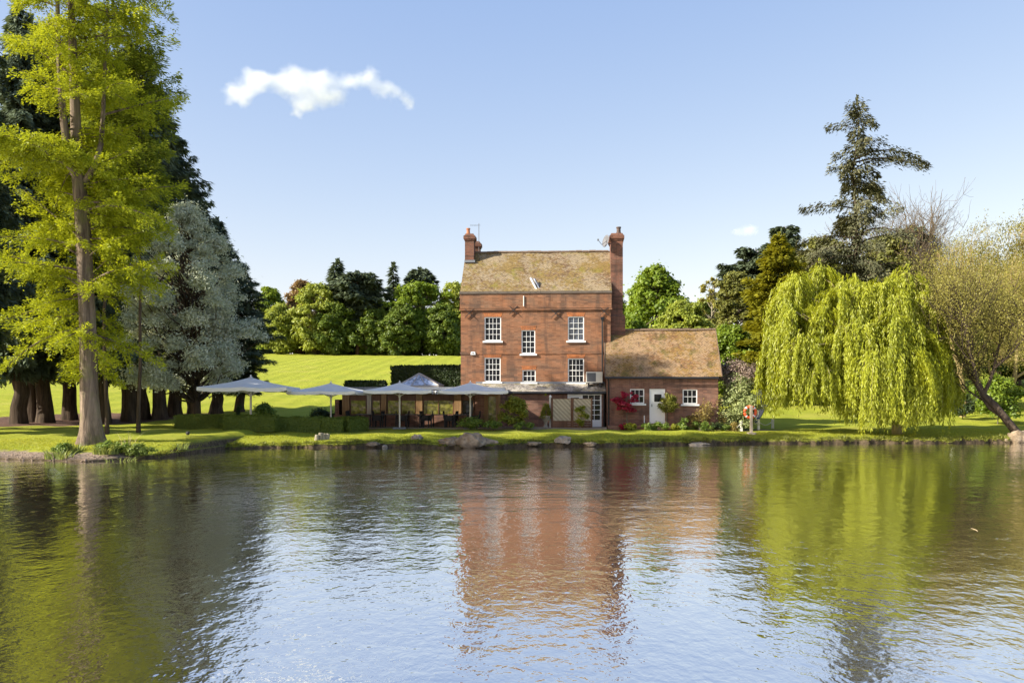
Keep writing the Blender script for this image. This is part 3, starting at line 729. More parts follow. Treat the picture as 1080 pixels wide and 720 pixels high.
    # wrought-iron wall ties
    for px, py in ((495, 330), (541.5, 327), (586, 331), (637, 329)):
        c = Vector((U(px), -0.10, Zp(py, 4))); m = MB(); s = 0.24
        for dx, dz in ((1, 1), (1, -1)):
            m.bar(c + Vector((-s * dx, 0.0 + 0.012 * dz, -s * dz)), c + Vector((s * dx, 0.012 * dz, s * dz)), 0.06, 0.025)
        m.box(c.x - 0.04, c.x + 0.04, c.y - 0.03, -0.057, c.z - 0.04, c.z + 0.04)
        m.build('wall_tie', M['iron'], H)
    # waste pipe in the parapet band, rain pipe at the right end
    t = Tubes(); t.add([(U(552.5), -0.09, Zp(312, 4)), (U(552.5), -0.09, Zp(323, 4))], 0.035, 8); t.build('waste_pipe', M['offwhite'], H)
    t = Tubes(); ux = U(635.3); t.add([(ux, -0.08, Zp(338, 4)), (ux, -0.08, Zp(370, 4)), (ux, -0.09, Zp(404, 4))], 0.045, 8); t.build('rain_pipe', M['gutter'], H)
    m = MB(); m.frustum(ux - 0.07, ux + 0.07, -0.16, -0.01, Zp(338, 4), ux - 0.12, ux + 0.12, -0.2, -0.01, Zp(335, 4)); m.build('rain_hopper', M['gutter'], H)
    # lean-to across the front
    vl = -1.0; l0, l1 = U(500, vl), U(638, vl); zt = Zp(413, 4, vl); zh = Zp(404.5, 4, 0)
    hd = (U(598.5, vl), U(634.5, vl), GZ0 - 0.02, Zp(414.8, 8, vl))
    m = MB(); wall_grid(m, l0, l1, zb, zt, vl, [hd])
    m.quad((l1, vl, zb), (l1, -0.002, zb), (l1, -0.002, zh), (l1, vl, zt)); m.quad((l0, -0.002, zb), (l0, vl, zb), (l0, vl, zt), (l0, -0.002, zh))
    m.build('lean_to_wall', M['brick_plum'], H)
    m = MB(); tiled_slope(m, l0 - 0.1, l1 + 0.05, vl - 0.14, zt - 0.0, -0.03, zh, 0.14, 0.24); m.build('lean_to_roof', M['tile_lean'], H, tones=True)
    m = MB(); m.quad((l0, vl - 0.1, zt - 0.06), (l1, vl - 0.1, zt - 0.06), (l1, -0.02, zh - 0.06), (l0, -0.02, zh - 0.06)); m.box(l0, l1, -0.05, -0.02, zh, zh + 0.12); m.build('lead_flashing', M['lead'], H)
    t = Tubes(); t.add([(l0 - 0.1, vl - 0.18, zt - 0.06), (l1 + 0.06, vl - 0.18, zt - 0.07)], 0.075, 10); t.add([(l1 - 0.05, vl - 0.16, zt - 0.1), (l1 - 0.05, vl - 0.06, zt - 0.35), (l1 - 0.05, vl - 0.06, GZ0)], 0.04, 8); t.build('gutter', M['gutter'], H)
    # glazed door with side light
    f = MB(); a, b, c, d = hd; mid = U(613.5, vl); y0, y1 = vl + 0.03, vl + 0.12
    for x0, x1 in ((a, a + 0.09), (mid - 0.06, mid + 0.06), (b - 0.09, b)): f.box(x0, x1, y0, y1, c, d)
    f.box(a + 0.09, mid - 0.06, y0, y1, d - 0.13, d); f.box(mid + 0.06, b - 0.09, y0, y1, d - 0.1, d); f.box(mid + 0.06, b - 0.09, y0, y1, c, c + 0.42)
    o = f.build('door_frame', M['white'], H)
    g = MB(); g.box(a + 0.095, mid - 0.065, vl + 0.05, vl + 0.09, c + 0.02, d - 0.14); lf = g.build('door_leaf', M['white'], o)
    g = MB(); g.box(a + 0.18, mid - 0.15, vl + 0.04, vl + 0.048, c + 1.0, d - 0.24); g.build('pane', M['glass'], o)
    g = MB()
    for i in range(1, 3):
        x = mid + 0.06 + (b - 0.15 - mid) * i / 3; g.box(x - 0.018, x + 0.018, vl + 0.055, vl + 0.084, c + 0.42, d - 0.1)
    for j in range(1, 5):
        z = c + 0.42 + (d - c - 0.52) * j / 5; g.box(mid + 0.06, b - 0.09, vl + 0.058, vl + 0.081, z - 0.018, z + 0.018)
    g.build('glazing_bars', M['white'], o)
    g = MB(); g.box(mid + 0.06, b - 0.09, vl + 0.088, vl + 0.1, c + 0.42, d - 0.1); g.build('side_light', M['glass'], o)
    return dict(u1=u1, ze=ze, zr=zr, vr=vr, vl=vl, zt=zt)

M['brick_arch'] = brick_mat('brick_rubbed', (0.40, 0.14, 0.05), (0.33, 0.115, 0.045), (0.4, 0.2, 0.1), (0.5, 0.16, 0.05), (0.36, 0.15, 0.08), (0.2, 0.09, 0.05))
M['tile_lean'] = tile_mat('lean_to_tiles', (0.13, 0.12, 0.12), (0.27, 0.24, 0.21), (0.33, 0.27, 0.12), (0.44, 0.40, 0.34), 0.8, 0.5)
HS = build_house()

def build_annexe():
    va = -1.6
    A = bthing('brick_annexe', 'low single storey plum brick annexe with big brown tiled roof beside the tall house', 'annexe', U(640, va), va)
    base = U(640, va)
    def u(px, dv=0.0): return U(px, va + dv) - base
    def z(py, dv=0.0): return Zp(py, 12, va + dv)
    u0, u1 = 0.0, u(757.5); zb = GZ0 - 0.3; ze = z(395.5); vr = 2.3; zr = Zp(348, 12, va + vr); vb = 2 * vr
    dr = (u(685), u(701.5), z(446.5), z(410)); wa = (u(664.5), u(679.5), z(425.5), z(410)); wb = (u(720), u(735.5), z(426), z(410.5))
    m = MB(); wall_grid(m, u0, u1, zb, ze, 0.0, [dr, wa, wb])
    for x, s in ((u0, 0), (u1, 1)):
        m.quad((x, 0, zb), (x, vb, zb), (x, vb, ze), (x, 0, ze)); m.quad((x, 0, ze), (x, vb, ze), (x, vr, zr))
    m.quad((u1, vb, zb), (u0, vb, zb), (u0, vb, ze), (u1, vb, ze)); m.build('wall', M['brick_plum'], A)
    e0, e1 = u(638) , u(761)
    m = MB(); tiled_slope(m, e0, e1, -0.22, ze - 0.10, vr, zr); tiled_slope(m, e0, e1, vb + 0.2, ze - 0.1, vr, zr, 0.3, 0.5); rf = m.build('roof', M['tile_red'], A, tones=True)
    m = MB(); m.quad((e0 + .02, -0.15, ze - 0.12), (e1 - .02, -0.15, ze - 0.12), (e1 - .02, vr, zr - 0.06), (e0 + .02, vr, zr - 0.06)); m.quad((e1, vb, ze - .15), (e0, vb, ze - .15), (e0, vr, zr - .06), (e1, vr, zr - .06)); m.build('roof_deck', M['dark'], rf)
    ridge_row(e0, e1, vr, zr + 0.03, M['tile_dark'], rf)
    m = MB(); m.bar((e1 - 0.01, -0.2, ze - 0.12), (e1 - 0.01, vr, zr - 0.02), 0.05, 0.14); m.build('verge', M['tile_dark'], rf); m = MB(); m.bar((e0 + 0.01, -0.2, ze - 0.12), (e0 + 0.01, vr, zr - 0.02), 0.05, 0.14); m.build('verge', M['tile_dark'], rf)
    t = Tubes(); t.add([(e0, -0.28, ze - 0.15), (e1 - 0.2, -0.28, ze - 0.17)], 0.06, 10); t.add([(u(641.5), -0.24, ze - 0.2), (u(641.8), -0.06, ze - 0.45), (u(641.8), -0.06, GZ0 + 0.05)], 0.04, 8); t.build('gutter', M['gutter'], A)
    w_ = window(A, *wa, 0.0, 3, 2, label='small window half hidden behind the red maple'); window(A, *wb, 0.0, 3, 2, label='small white casement window in clear view')
    f = MB(); a, b, c, d = dr
    f.box(a, a + 0.07, 0.03, 0.12, c, d); f.box(b - 0.07, b, 0.03, 0.12, c, d); f.box(a + 0.07, b - 0.07, 0.03, 0.12, d - 0.07, d)
    o = f.build('door', M['white'], A)
    g = MB(); g.box(a + 0.074, b - 0.074, 0.05, 0.10, c + 0.01, d - 0.074)
    for k in range(1, 5):
        x = a + 0.07 + (b - a - 0.14) * k / 5; g.box(x - 0.004, x + 0.004, 0.046, 0.05, c + 0.05, c + 1.25)
    g.build('door_leaf', M['white'], o)
    g = MB(); g.box(a + 0.27, b - 0.2, 0.043, 0.0495, d - 0.72, d - 0.3); g.build('pane', M['glass'], o)
    g = MB(); g.box(a + 0.12, a + 0.15, 0.0, 0.049, c + 0.95, c + 1.1); g.build('handle', M['iron'], o)
    t = Tubes(); t.add([(u(703), -0.05, z(412)), (u(703), -0.05, z(418)), (u(703), -0.05, z(446))], 0.035, 8); t.build('waste_pipe', M['brick_plum'], A)
    t = Tubes(); t.add([(u(679.5), -0.05, z(446)), (u(679.5), -0.05, z(438))], 0.03, 8); t.build('vent_pipe', M['white'], A)
    # brick plinth step along the front
    m = MB(); m.box(u(641), u(712), -0.75, -0.003, GZ0 - 0.3, GZ0 + 0.12); m.build('plinth', M['brick_plum'], A)
build_annexe()

def build_garden_room():
    vg = -1.2; base = U(352, vg)
    G = bthing('garden_room', 'low garden room of oak posts and wide panes under the umbrellas', 'garden room', base, vg)
    def u(px, dv=0.0): return U(px, vg + dv) - base
    def z(py, dv=0.0): return Zp(py, -3, vg + dv)
    zb = GZ0 - 0.3; zt = z(411); u1 = u(501); dp = 3.6
    zs = z(437.5)
    m = MB(); m.box(0, u1, 0.0, 0.25, zb, zs); m.box(0, 0.25, 0.252, dp, zb, zs + 0.9); m.box(0.252, u1, dp - 0.2, dp, zb, zt); m.build('wall', M['brick_plum'], G)
    for a, b in ((361, 368.5), (402, 407.5), (439, 445.5), (479, 486.5)):
        p = MB(); p.box(u(a), u(b), -0.05, 0.16, zs + 0.002, zt - 0.002); p.build('post', M['wood'], G)
    p = MB(); p.box(u(387), u(391.5), -0.03, 0.14, zs + 0.002, zt - 0.002); p.build('post', M['wood_grey'], G)
    p = MB(); p.box(0, u1, -0.12, 0.2, z(415.5), z(411.5)); p.build('fascia', M['wood_dark'], G)
    for a, b in ((369, 386.5), (392, 401.5), (408, 438.5), (446, 478.5), (487, 500)):
        w = MB(); x0, x1 = u(a), u(b); z0, z1 = zs + 0.003, z(416)
        w.box(x0, x0 + 0.05, 0.03, 0.1, z0, z1); w.box(x1 - 0.05, x1, 0.03, 0.1, z0, z1); w.box(x0 + .05, x1 - .05, 0.03, 0.1, z0, z0 + 0.06); w.box(x0 + .05, x1 - .05, 0.03, 0.1, z1 - 0.34, z1)
        if b - a > 25: c = (x0 + x1) / 2; w.box(c - 0.02, c + 0.02, 0.03, 0.1, z0 + 0.06, z1 - 0.34)
        o = w.build('window', M['wood_dark'], G)
        g = MB(); g.box(x0 + .05, x1 - .05, 0.07, 0.08, z0 + 0.06, z1 - 0.34); g.build('pane', M['glass_grass_reflection'] if a < 480 else M['glass'], o)
    m = MB(); m.box(-0.25, u1, -0.45, dp + 0.1, zt, zt + 0.16); rf = m.build('roof', M['lead'], G)
    # porch with oak door frame to the right of the panes
    m = MB()
    for a, b in ((511, 515), (523, 528)): m.box(u(a), u(b), -0.06, 0.12, zb, zt - 0.002)
    m.box(u(515.02), u(522.98), -0.06, 0.12, z(418), zt - 0.002); d = m.build('door', M['wood'], G)
    g = MB(); g.box(u(515.02), u(522.98), 0.03, 0.06, GZ0, z(418)); g.build('pane', M['glass_grass_reflection'], d)
    m = MB(); m.box(u1, u(511) - 0.002, 0.0, 0.15, zb, zt - 0.002); m.box(u(528) + 0.002, u(533), 0.0, 0.15, zb, zt - 0.002); m.build('wall', M['brick_plum'], G)
    m = MB(); m.box(u1 + 0.002, u(533), -0.3, 0.19, zt, zt + 0.14); m.build('porch_roof', M['lead'], G)
    # roof lantern
    lz = zt + 0.16; a, b = u(423, 1.8), u(465, 1.8); c = (a + b) / 2 - 0.12; ap = Zp(393.5, -3, vg + 1.8); y0, y1 = 0.9, 3.0; yc = 1.9
    L = MB(); L.box(a, b, y0, y1, lz, lz + 0.12)
    lz2 = lz + 0.12
    cor = [(a, y0, lz2), (b, y0, lz2), (b, y1, lz2), (a, y1, lz2)]
    for p in cor: L.bar(p, (c, yc, ap), 0.07, 0.06)
    for f in (0.33, 0.67):
        L.bar((a + (b - a) * f, y0, lz2), (c, yc, ap), 0.045, 0.04)
    lo = L.build('roof_lantern', M['white_lantern'], G)
    g = MB(); e = 0.02
    for p, q in ((0, 1), (1, 2), (2, 3), (3, 0)): g.quad(tuple(cor[p]), tuple(cor[q]), (c, yc, ap - e))
    g.build('pane', M['glass_roof'], lo)
M['white_lantern'] = plain('lantern_frame', (0.38, 0.34, 0.30), 0.5, 0.4)
build_garden_room()

# fittings fixed to the buildings
def build_fittings():
    u1 = HS['u1']
    a, b = U(618, -0.5), U(635.5, -0.5)
    z0, z1 = Zp(403.5, 8, -.5), Zp(392, 8, -.5)
    o = bthing('air_conditioner', 'pale boxed air conditioning unit on the lean-to roof beside a window', 'air conditioner', a, -0.62)
    w = b - a; m = MB(); m.box(0, w, 0.0, 0.4, z0, z1); m.build('casing', M['ac'], o, bevel=0.015)
    m = MB()
    for k in range(14):
        zz = z0 + 0.08 + (z1 - z0 - 0.16) * k / 13; m.box(0.07, w * 0.58, -0.012, -0.002, zz - 0.009, zz + 0.009)
    m.build('grille', M['dish'], o)
    m = MB(); m.box(0.05, w * 0.6, -0.002, 0.002, z0 + 0.06, z1 - 0.06); m.build('grille_back', M['dish'], o)
    m = MB(); m.box(0.1, 0.2, 0.05, 0.35, z0 - 0.34, z0 - 0.003); m.build('foot', M['iron'], o); m = MB(); m.box(w - 0.2, w - 0.1, 0.05, 0.35, z0 - 0.34, z0 - 0.003); m.build('foot', M['iron'], o)
    x, y = uv_world(U(499, -.06), -0.06); o = bthing('alarm_box', 'small white alarm box high on the left brickwork', 'alarm box', U(499, -.06), -0.01)
    zc = Zp(372.5, 1); m = MB(); m.frustum(-0.15, 0.15, -0.09, 0, zc - 0.09, -0.12, 0.12, -0.08, 0, zc + 0.09); m.build('case', M['white'], o, bevel=0.01)
    m = MB(); m.box(-0.05, 0.05, -0.096, -0.088, zc - 0.03, zc + 0.03); m.build('lamp', M['asphalt'], o)
    # satellite dish on the right chimney
    ud = U(640.5, 0.8); zc = Zp(255.5, 8, .8)
    o = bthing('satellite_dish', 'grey satellite dish fixed beside the tall right chimney', 'satellite dish', ud, 0.35)
    m = MB(); r = 0.34; k = 20
    prof = [(0.0, 0.09), (0.12, 0.075), (0.24, 0.04), (r, 0.0)]
    ax = Vector((-0.80, -0.55, 0.22)).normalized(); s = ax.cross(Vector((0, 0, 1))).normalized(); t2 = s.cross(ax)
    i0 = len(m.v); c0 = Vector((-0.12, 0, zc))
    for rr, dd in prof:
        for j in range(k):
            a_ = 2 * math.pi * j / k; m.v.append(tuple(c0 - ax * dd + s * rr * math.cos(a_) * 0.9 + t2 * rr * math.sin(a_) * 1.1))
    for q in range(3):
        for j in range(k): m.f.append((q * k + j, q * k + (j + 1) % k, (q + 1) * k + (j + 1) % k, (q + 1) * k + j)); m.tone.append(.5)
    d = m.build('reflector', M['dish'], o, smooth=True); sm = d.modifiers.new('thick', 'SOLIDIFY'); sm.thickness = 0.015
    t = Tubes(); t.add([c0 - ax * 0.06, c0 + ax * 0.2 - t2 * 0.3, c0 + ax * 0.5 - t2 * 0.12], 0.015, 6); t.build('feed_arm', M['iron'], o)
    m = MB(); e = c0 + ax * 0.52 - t2 * 0.1; m.box(e.x - .05, e.x + .05, e.y - .05, e.y + .05, e.z - .05, e.z + .05); m.build('feed_horn', M['dish'], o)
    t = Tubes(); t.add([c0 - ax * 0.09, c0 - ax * 0.22 + Vector((0, 0, -0.1)), Vector((0.32, 0.3, zc - 0.15))], 0.025, 6); t.build('bracket', M['iron'], o)
    # aerial on the left chimney
    o = bthing('tv_aerial', 'thin mast aerial standing behind the left chimney', 'aerial', U(505.3, 3.4), 3.3)
    t = Tubes(); zt = Zp(236, .5, 3.4); zb = Zp(257, .5, 3.4); t.add([(0, -0.04, zb - 0.5), (0, -0.04, zt)], 0.018, 6); t.build('mast', M['dish'], o)
    m = MB(); m.bar((-0.55, -0.04, zt - 0.12), (0.1, -0.04, zt - 0.12), 0.015, 0.015)
    for k in range(6): xx = -0.5 + k * 0.1; m.bar((xx, -0.2, zt - 0.13), (xx, 0.12, zt - 0.13), 0.012, 0.012)
    m.build('elements', M['dish'], o)
build_fittings()

# ------------------------------------------------------------------ paving, screen, pots
def build_terrace():
    m = MB(); a = uv_world(U(352, -3.4), -3.4); b = uv_world(U(640, -3.4), -3.4); c = uv_world(U(640, -1.6), -0.9); d = uv_world(U(352, -1), -1.0)
    zz = GZ0 + 0.0
    q = [a, b, c, d]
    m.quad(*[(p[0], p[1], zz) for p in q]); m.quad(*[(p[0], p[1], zz - .5) for p in reversed(q)])
    for i in range(4): p, r = q[i], q[(i + 1) % 4]; m.quad((p[0], p[1], zz - .5), (r[0], r[1], zz - .5), (r[0], r[1], zz), (p[0], p[1], zz))
    o = m.build('terrace_pavement', M['pavement']); tag(o, kind='structure')
build_terrace()
PZ = GZ0 + 0.0
def build_screen():
    vs = -2.6; base = U(582, vs)
    o = bthing('wooden_screen', 'two panel woven garden screen with dark posts in front of the glazed door', 'garden screen', base, vs)
    def u(px): return U(px, vs) - base
    def z(py): return Zp(py, 8, vs)
    zt = z(420); zm = z(443.5); zb = PZ
    for a, b in ((581.0, 583.2), (601.8, 605), (623.4, 624.8)):
        m = MB(); m.box(u(a), u(b), -0.05, 0.06, zb - 0.02, zt + 0.04); m.build('post', M['wood_dark'], o)
    for a, b in ((583.3, 601.7), (605.1, 623.3)):
        m = MB(); m.box(u(a), u(b), -0.02, 0.02, zm, zt - 0.03); m.build('panel', M['panel'], o)
        m = MB(); m.box(u(a), u(b), -0.03, 0.03, zt - 0.028, zt); m.build('rail', M['wood_dark'], o)
    m = MB()
    for k in range(3): h = (zm - zb) / 3; m.box(u(583.3), u(623.3), -0.06, 0.05, zb + k * h + 0.004, zb + (k + 1) * h - 0.004)
    m.build('trough', M['wood_dark'], o)
    vs2 = -2.4; ob = bthing('white_post', 'pale slender post standing by the potted conifer', 'post', U(580.4, vs2), vs2)
    m = MB(); m.box(-0.06, 0.06, -0.05, 0.05, PZ, Zp(418.5, 5, vs2)); m.build('shaft', M['offwhite'], ob, bevel=0.01)
    m = MB(); m.frustum(-0.085, 0.085, -0.075, 0.075, Zp(418.5, 5, vs2) + .002, -0.02, 0.02, -0.02, 0.02, Zp(416.5, 5, vs2)); m.build('cap', M['offwhite'], ob)
build_screen()

# ------------------------------------------------------------------ umbrellas, tables and chairs
def make_umbrella():
    r = empty('garden_umbrella', (0, 0, 0), 0, 'x', 'umbrella', 'big square umbrellas on the waterside terrace')
    h = 2.0; top = 2.78; edge = 2.30; n = 12
    m = MB(); V = []; 
    # eight-panel square canopy, each panel sagging slightly between ribs
    ang = [k * math.pi / 4 for k in range(8)]
    def rim(a):
        c, s = math.cos(a), math.sin(a); q = h / max(abs(c), abs(s)); return Vector((c * q, s * q, edge))
    apex = Vector((0, 0, top))
    for k in range(8):
        p, q = rim(ang[k] + math.pi / 4), rim(ang[(k + 1) % 8] + math.pi / 4)
        grid = []
        for i in range(n + 1):
            t = i / n; row = []
            for j in range(7):
                s = j / 6; b = p.lerp(q, s); x = apex.lerp(b, t)
                x.z -= 0.09 * 4 * s * (1 - s) * t * t * 0.6 + 0.10 * math.sin(math.pi * t) * 0.6
                row.append(x)
            grid.append(row)
        for i in range(n):
            for j in range(6):
                m.quad(grid[i][j], grid[i + 1][j], grid[i + 1][j + 1], grid[i][j + 1])
    c = m.build('canopy', M['canvas'], r, smooth=False); sm = c.modifiers.new('thick', 'SOLIDIFY'); sm.thickness = 0.006
    v = MB()
    for k in range(8):
        p, q = rim(ang[k] + math.pi / 4), rim(ang[(k + 1) % 8] + math.pi / 4)
        for j in range(6):
            a, b = p.lerp(q, j / 6), p.lerp(q, (j + 1) / 6)
            sa, sb = [0.09 * 0.6 * 4 * (x / 6) * (1 - x / 6) for x in (j, j + 1)]
            za, zb = a.z - sa, b.z - sb
            v.quad((a.x, a.y, za), (b.x, b.y, zb), (b.x * 1.003, b.y * 1.003, zb - 0.17 - 0.02 * math.sin(j * 2.1)), (a.x * 1.003, a.y * 1.003, za - 0.17 - 0.02 * math.sin((j - 1) * 2.1)))
    vo = v.build('valance', M['canvas'], c); sm = vo.modifiers.new('thick', 'SOLIDIFY'); sm.thickness = 0.004
    t = Tubes(); t.add([(0, 0, -0.2), (0, 0, 1.2), (0, 0, top + 0.02)], 0.05, 12); t.build('pole', M['pole'], r)
    m = MB(); m.lathe([(0.0, top + 0.13), (0.03, top + 0.10), (0.035, top + 0.03), (0.12, top + 0.0)], (0, 0), 10); m.build('finial', M['canvas'], r)
    for k in range(8):
        b = rim(ang[k] + math.pi / 4); q = MB(); q.bar((0.05 * b.x / h, 0.05 * b.y / h, top - 0.12), (b.x * 0.97, b.y * 0.97, edge - 0.03), 0.025, 0.035)
        q.bar((0.06 * b.x / h, 0.06 * b.y / h, edge - 0.32), (b.x * 0.5, b.y * 0.5, (top + edge) / 2 - 0.12), 0.02, 0.03)
        q.build('rib', M['pole'], r)
    m = MB(); m.cyl((0, 0), 0.09, 0.09, edge - 0.40, edge - 0.28, 10); m.build('hub', M['pole'], r)
    m = MB(); m.box(-0.4, 0.4, -0.4, 0.4, -0.06, 0.05); m.build('base', M['lead'], r, bevel=0.02)
    return r
M['pole'] = plain('umbrella_pole', (0.62, 0.60, 0.55), 0.4, 0.5, 0.05)
umb = make_umbrella()
for k, (px, top_py, wpx, Y, rz, lab) in enumerate((
        (264.5, 395.5, 98, 50.9, 4, 'leftmost shaded umbrella standing behind the clipped box hedge'),
        (349, 402, 79, 52.0, -6, 'umbrella over the end of the box hedge, second from the left'),
        (421.5, 401.5, 76, 52.2, 3, 'umbrella in front of the oak posts of the garden room, its pole reaching the lawn'),
        (496, 401.5, 78, 52.6, 8, 'brightest umbrella closest to the tall brick house'))):
    o = umb if k == 0 else copy_tree(umb)
    s = wpx / F * Y / 4.4 ; zt = WZ(top_py, Y)
    g = gz(WX(px, Y), Y) if k < 1 else PZ
    o.location = (WX(px, Y), Y, zt - 2.88 * s); o.scale = (s, s, s); o.rotation_euler.z = R(rz); o['label'] = lab

def make_chair():
    r = empty('rattan_chair', (0, 0, 0), 0, 'x', 'chair', 'dark rattan chairs on the terrace')
    m = MB(); m.box(-0.25, 0.25, -0.25, 0.25, 0.36, 0.45); m.build('seat', M['rattan'], r, bevel=0.02)
    m = MB(); m.frustum(-0.26, 0.26, 0.22, 0.28, 0.452, -0.24, 0.24, 0.30, 0.34, 0.92); m.build('backrest', M['rattan'], r, bevel=0.02)
    for s in (-1, 1):
        m = MB(); m.box(s * 0.28 - 0.03, s * 0.28 + 0.03, -0.25, 0.25, 0.62, 0.67); m.box(s * 0.28 - 0.02, s * 0.28 + 0.02, -0.22, 0.2, 0.452, 0.618); m.build('armrest', M['rattan'], r)
        for q in (-1, 1):
            m = MB(); m.frustum(s * 0.22 - 0.02, s * 0.22 + 0.02, q * 0.22 - 0.02, q * 0.22 + 0.02, 0.0, s * 0.22 - 0.03, s * 0.22 + 0.03, q * 0.22 - 0.03, q * 0.22 + 0.03, 0.358); m.build('leg', M['rattan'], r)
    return r
def make_table():
    r = empty('terrace_table', (0, 0, 0), 0, 'x', 'table', 'dark tables on the terrace')
    m = MB(); m.box(-0.45, 0.45, -0.45, 0.45, 0.70, 0.74); m.build('tabletop', M['table'], r, bevel=0.01)
    for s in (-1, 1):
        for q in (-1, 1): m = MB(); m.box(s * 0.38 - 0.03, s * 0.38 + 0.03, q * 0.38 - 0.03, q * 0.38 + 0.03, 0.0, 0.698); m.build('leg', M['rattan'], r)
    return r
M['table'] = plain('table_slate', (0.07, 0.075, 0.09), 0.45, 0.5)
ch0, tb0 = make_chair(), make_table()
tabs = [(385, 'table near the grey post at the left of the terrace'), (412, 'table beside the pole of the third umbrella'), (437, 'table in front of the oak post under the roof lantern'), (463, 'table before the widest right pane of the garden room'), (487, 'table beside the pole of the brightest umbrella')]
chl = ['chair at the {} side of the {}']
for k, (px, lab) in enumerate(tabs):
    v = -2.35; x, y = uv_world(U(px, v), v)
    t = tb0 if k == 0 else copy_tree(tb0); t.location = (x, y, PZ); t.rotation_euler.z = -ANG; t['label'] = 'dark ' + lab
    for s, (du, rz, side) in enumerate(((-0.72, 90, 'left'), (0.72, -90, 'right'))):
        c = ch0 if (k == 0 and s == 0) else copy_tree(ch0)
        x2, y2 = uv_world(U(px, v) + du, v + (0.1 if s else -0.05)); c.location = (x2, y2, PZ); c.rotation_euler.z = R(rz) - ANG + (k % 3 - 1) * 0.2
        c['label'] = 'dark rattan chair on the %s of the %s' % (side, lab.replace(' at the left of the terrace', '').replace(' under the roof lantern', '').replace(' of the garden room', ''))

# ------------------------------------------------------------------ vegetation builders
def rs(seed): return np.random.default_rng(seed)
def rdir(g, n): return unit(g.normal(size=(n, 3)))

def clump_crown(g, lv, centres, radii, nper, L, W, flat=0.75, up=0.5, tone_mu=None, outward=0.75, jit=0.75):
    n = np.maximum(12, (nper * (radii / radii.mean()) ** 2).astype(int)); idx = np.repeat(np.arange(len(centres)), n); N = len(idx)
    d = rdir(g, N); d[:, 2] = np.where(d[:, 2] < -0.35, -d[:, 2] * 0.7, d[:, 2]); d = unit(d)
    rr = np.where(g.random(N) < 0.55, g.random(N) ** 0.45, np.abs(g.normal(size=N)) * 0.62) * (1 + 0.25 * np.sin(d[:, 0] * 7 + idx) * np.sin(d[:, 1] * 6 + idx * 2) + 0.12 * g.normal(size=N))
    P = centres[idx] + d * (radii[idx] * rr)[:, None] * np.array([1, 1, flat])
    nr = unit(d * outward + rdir(g, N) * jit + np.array([0, 0, up]))
    di = unit(np.cross(nr, rdir(g, N))); di[:, 2] -= 0.25
    ct = g.random(len(centres)) * 0.5
    tone = ct[idx] + g.random(N) * 0.5 if tone_mu is None else tone_mu + (ct[idx] - .25) + (g.random(N) - .5) * .5
    lv.add(P, di, nr, L * (0.7 + 0.6 * g.random(N)), W * (0.7 + 0.6 * g.random(N)), tone, 0.12)

def bend(a, b, sag, g, n=5, wob=0.06):
    a = np.asarray(a, float); b = np.asarray(b, float); t = np.linspace(0, 1, n)[:, None]
    p = a * (1 - t) + b * t; l = np.linalg.norm(b - a)
    p[:, 2] += sag * l * np.sin(math.pi * t[:, 0])
    p[1:-1] += g.normal(size=(n - 2, 3)) * wob * l
    return p

def broadleaf(name, loc, label, cat, H, Rr, z0, mat, bmat, seed, ncl=70, cr=1.5, nper=260, L=0.4, W=0.25, prof=None, flat=0.75, group='trees', trunk_r=None, lean=(0, 0), shell=0.45, squash=1.0):
    g = rs(seed); root = empty(name, loc, 0, label, cat, group)
    prof = prof or (lambda t: np.sin(np.pi * np.clip(0.10 + 0.86 * t, 0, 1)) ** 0.6)
    tr = trunk_r or H * 0.022
    tb = Tubes(); nseg = 8; tz = np.linspace(-0.3, H * 0.82, nseg)
    tp = np.stack([g.normal(size=nseg) * 0.012 * H + lean[0] * tz / H, g.normal(size=nseg) * 0.012 * H + lean[1] * tz / H, tz], 1); tp[0, :2] = 0; tp[1, :2] *= 0.3
    tb.add(tp, np.linspace(1.25, 0.15, nseg) * tr, 9)
    t = g.random(ncl) ** 0.85; z = z0 + (H - z0 - cr * flat * 0.7) * t + cr * flat * .3
    a = g.random(ncl) * 2 * np.pi; ph = g.random(3) * 6
    pr = prof(t) * (1 + 0.18 * np.sin(2 * a + ph[0]) + 0.16 * np.sin(3 * a + ph[1] + 5 * t) + 0.10 * np.sin(9 * t + ph[2]))
    r = np.maximum(0.1, (Rr * pr - cr * 0.5)) * (shell + (1 - shell) * g.random(ncl) ** 0.5) * (1 + 0.15 * g.normal(size=ncl))
    cen = np.stack([r * np.cos(a) + lean[0] * z / H, r * np.sin(a) * squash + lean[1] * z / H, z], 1)
    rad = cr * (0.45 + 0.95 * g.random(ncl) ** 1.6) * (1 - 0.3 * t)
    for c in cen:
        zb = max(z0 * 0.75, min(c[2] - np.hypot(c[0], c[1]) * 0.75, H * 0.78))
        b = np.array([np.interp(zb, tp[:, 2], tp[:, 0]), np.interp(zb, tp[:, 2], tp[:, 1]), zb])
        l = np.linalg.norm(c - b); tb.add(bend(b, c, 0.06, g), np.linspace(0.30, 0.05, 5) * tr * (0.5 + 0.5 * min(1, l / Rr)), 5)
    tb.build('trunk', bmat, root)
    lv = Leaves(); clump_crown(g, lv, cen, rad, nper, L, W, flat)
    lv.build('crown', mat, root)
    return root

